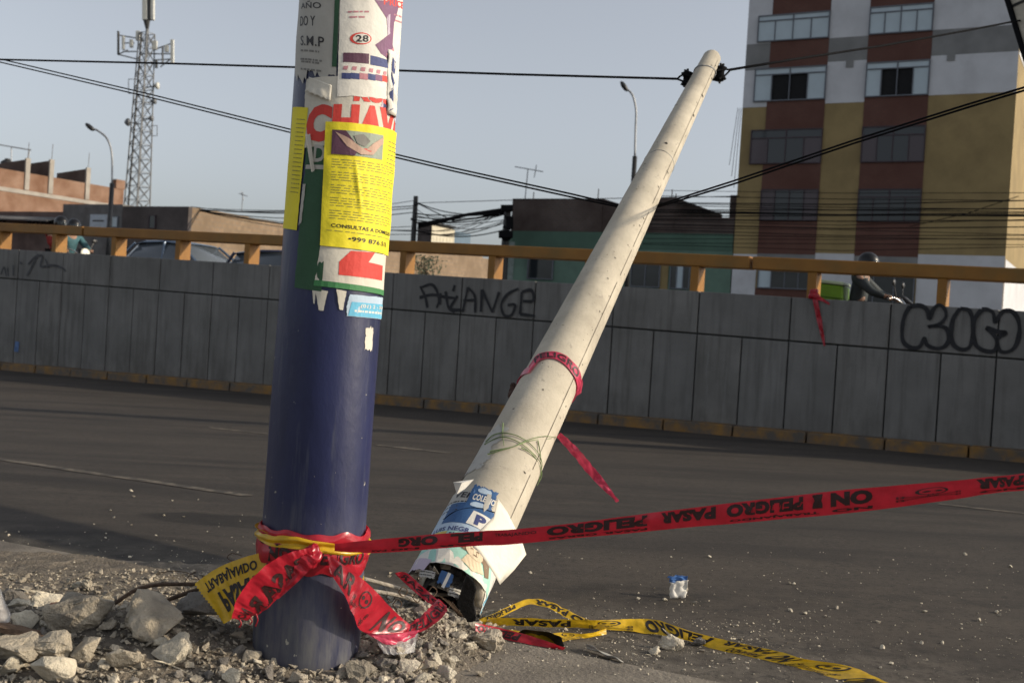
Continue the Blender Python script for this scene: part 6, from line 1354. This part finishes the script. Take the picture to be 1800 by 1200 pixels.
def smr(r_):
    u_ = r_.random()
    if u_ < .45: px = r_.gauss(1120, 190); py = r_.gauss(1125, 35)
    elif u_ < .62: px = r_.uniform(-40, 470); py = 890 + 150 * r_.random() ** .5
    else: px = r_.uniform(850, 1850); py = 960 + 250 * r_.random() ** .8
    if py > 1230 or px < -60: return None
    p = on_z(px, py, 0); return (p.x, p.y, .9)
gravel('gravel', 2600, smr, 'fine pale grit scattered over the road', MT['rockb'], .0015, .0085, 8)
LP1 = 'pale pebble lying loose on the asphalt'; GP = 'loose pebbles on the road'
for k in range(60):
    u_ = rd.random()
    if u_ < .6: px, py = rd.uniform(900, 1780), rd.uniform(965, 1185)
    else: px, py = rd.uniform(0, 440), rd.uniform(850, 1010)
    p = on_z(px, py, 0)
    if st(p)[1] < te + .05: continue
    o = put(rd.choice([LIB[2], LIB[6], LIB[10], LIB[1]]), p.x, p.y, rd.uniform(.006, .013) * (1.2 if px > 900 else 1.1), 'pale loose pebble on the asphalt ' + ('behind the left rubble heap' if px < 500 else 'between the yellow tape and the white litter' if px < 1250 and py > 1040 else 'just below the long red tape' if py < 1040 else 'right of the white litter'), GP, .2); o.name = 'pebble'; o['category'] = 'pebble'
# bent reinforcing bars in the left heap
def rod(name, px, r, label, mat):
    o = MB().tube(spline([at(*q) for q in px], 8), r, 7).build(name, mat, None, smooth=True); tag(o, label, 'rebar'); return o
rod('bent_rebar', [(172, 1084, 4.22), (205, 1058, 4.22), (240, 1036, 4.24), (280, 1027, 4.25), (345, 1026, 4.25), (420, 1024, 4.25)], .0075, 'upper rusty bent rebar sticking out of the left heap', MT['rust'])
rod('bent_rebar', [(215, 1092, 4.16), (255, 1072, 4.16), (300, 1052, 4.17), (345, 1036, 4.18), (400, 1015, 4.2)], .008, 'lower rusty rebar sloping down over the tan slab', MT['rust'])
for k, q in enumerate(([(280, 1006, 4.3), (310, 1003, 4.3), (340, 1010, 4.28), (355, 1024, 4.26)], [(330, 1048, 4.2), (322, 1030, 4.22), (332, 1012, 4.24), (345, 1003, 4.25)], [(292, 1055, 4.2), (290, 1062, 4.2), (303, 1068, 4.18)], [(415, 990, 4.2), (400, 980, 4.22), (408, 972, 4.22), (425, 976, 4.2)])):
    o = rod('tie_wire', q, .0016, 'thin curled tie wire poking from the rubble near the yellow tape', MT['rust']); o['group'] = 'tie wires in the left heap'; o['category'] = 'wire'
# brick stub, board, plastic bottle
p = on_z(128, 1068, .06); bs = thing('broken_brick', (p.x, p.y, gr(p.x, p.y)), 'reddish brown broken hollow brick in the left heap', 'brick'); b0 = V((p.x, p.y, gr(p.x, p.y) + .02))
ax_, ay_ = V((.95, .25, .08)).normalized(), V((-.25, .95, 0)).normalized(); az_ = ax_.cross(ay_); bmk = M('old_brick', (.14, .075, .05), .95, .25, 20, .5, 60)
for dy, dz_ in ((-.03, 0), (.03, 0)): MB().box(b0 + ay_ * dy, .17, .014, .07, ax_, ay_, az_).build('side', bmk, bs, bevel=.003)
for dz_ in (-.03, 0.0, .03): MB().box(b0 + az_ * dz_, .168, .05, .012, ax_, ay_, az_).build('web', bmk, bs, bevel=.002)
p = on_z(25, 1118, .08); pz = V((p.x, p.y, gr(p.x, p.y) + .035)); X_ = V((.93, -.3, -.08)).normalized(); Y_ = V((.3, .95, 0)).normalized()
mb = MB().grid(lambda u, v: pz + X_ * (u - .6) * .36 + Y_ * ((v - .5) * .075 * (1 - .35 * u)) + Z * (.012 * noise.noise(V((u * 5, v * 2, 0)))), 16, 6)
tag(mb.build('splintered_board', M('weathered_wood', (.19, .12, .075), .9, .3, 30, .5, 60, stretch=(1, 6, 6)), None, thick=.018), 'splintered brown board lying at the left edge of the rubble', 'board')
bt = on_z(-2, 1100, .1); bt = V((bt.x, bt.y, gr(bt.x, bt.y) + .02)); pb = thing('plastic_bottle', bt, 'crushed clear plastic bottle at the left edge of the picture', 'bottle'); a_ = V((.35, .1, -.9)).normalized(); o_ = bt + V((-.035, 0, .13))
mb = MB().tube([o_ + a_ * x for x in (-.10, -.07, -.05, 0, .05, .09, .11, .12)], [.013, .013, .03, .036, .033, .037, .03, .005], 18); mb.v = [q + (q - o_).normalized() * .006 * noise.noise(q * 40) for q in mb.v]; mb.build('bottle_body', clr, pb, smooth=True)
MB().tube([o_ - a_ * .115, o_ - a_ * .10], .015, 12).build('cap', PP['white'], pb)
# litter on the road
p = on_z(1196, 1049, 0); li = thing('plaster_litter', p, 'crumpled white litter with a blue strip on the road', 'litter')
bm = hull(random.Random(8), 12, .8, 1.1); c = p + V((0, .01, .035))
MB().add([c + V((v.co.x * .042, v.co.y * .03, v.co.z * .036)) for v in bm.verts], []) ; bm.verts.index_update()
MB().add([c + V((v.co.x * .04, v.co.y * .03, v.co.z * .032)) for v in bm.verts], [tuple(v.index for v in f.verts) for f in bm.faces]).build('plaster_lump', MT['rockb'], li); bm.free()
def crump(fn, sd): return lambda u, v: fn(u, v) + V((noise.noise(V((u * 3, v * 3, sd))), noise.noise(V((u * 3, v * 3, sd + 5))), noise.noise(V((u * 3, v * 3, sd + 9))))) * .014
MB().grid(crump(lambda u, v: at(1177 + 34 * u - 6 * v * u, 1022 + 30 * v - 3 * u, (p - CAM).dot(fw) - .045 - .01 * v), 3), 10, 10).build('white_sheet', PP['white'], li, smooth=True, thick=.0006)
MB().grid(crump(lambda u, v: at(1176 + 32 * u, 1011 + 12 * v, (p - CAM).dot(fw) - .02 - .02 * v), 6), 10, 6).build('blue_strip', paper('litter_blue', (.05, .14, .36)), li, smooth=True, thick=.0006)
p = on_z(1060, 1158, .02); MBq = MB().grid(crump(lambda u, v: on_z(1030 + 62 * u, 1138 + 22 * u - 8 * v + 10 * v * u, .012 + .02 * v), 12), 16, 8)
tag(MBq.build('crumpled_paper', PP['grey'], None, smooth=True, thick=.0006), 'crumpled dirty paper scrap in front of the yellow tape loop', 'paper')
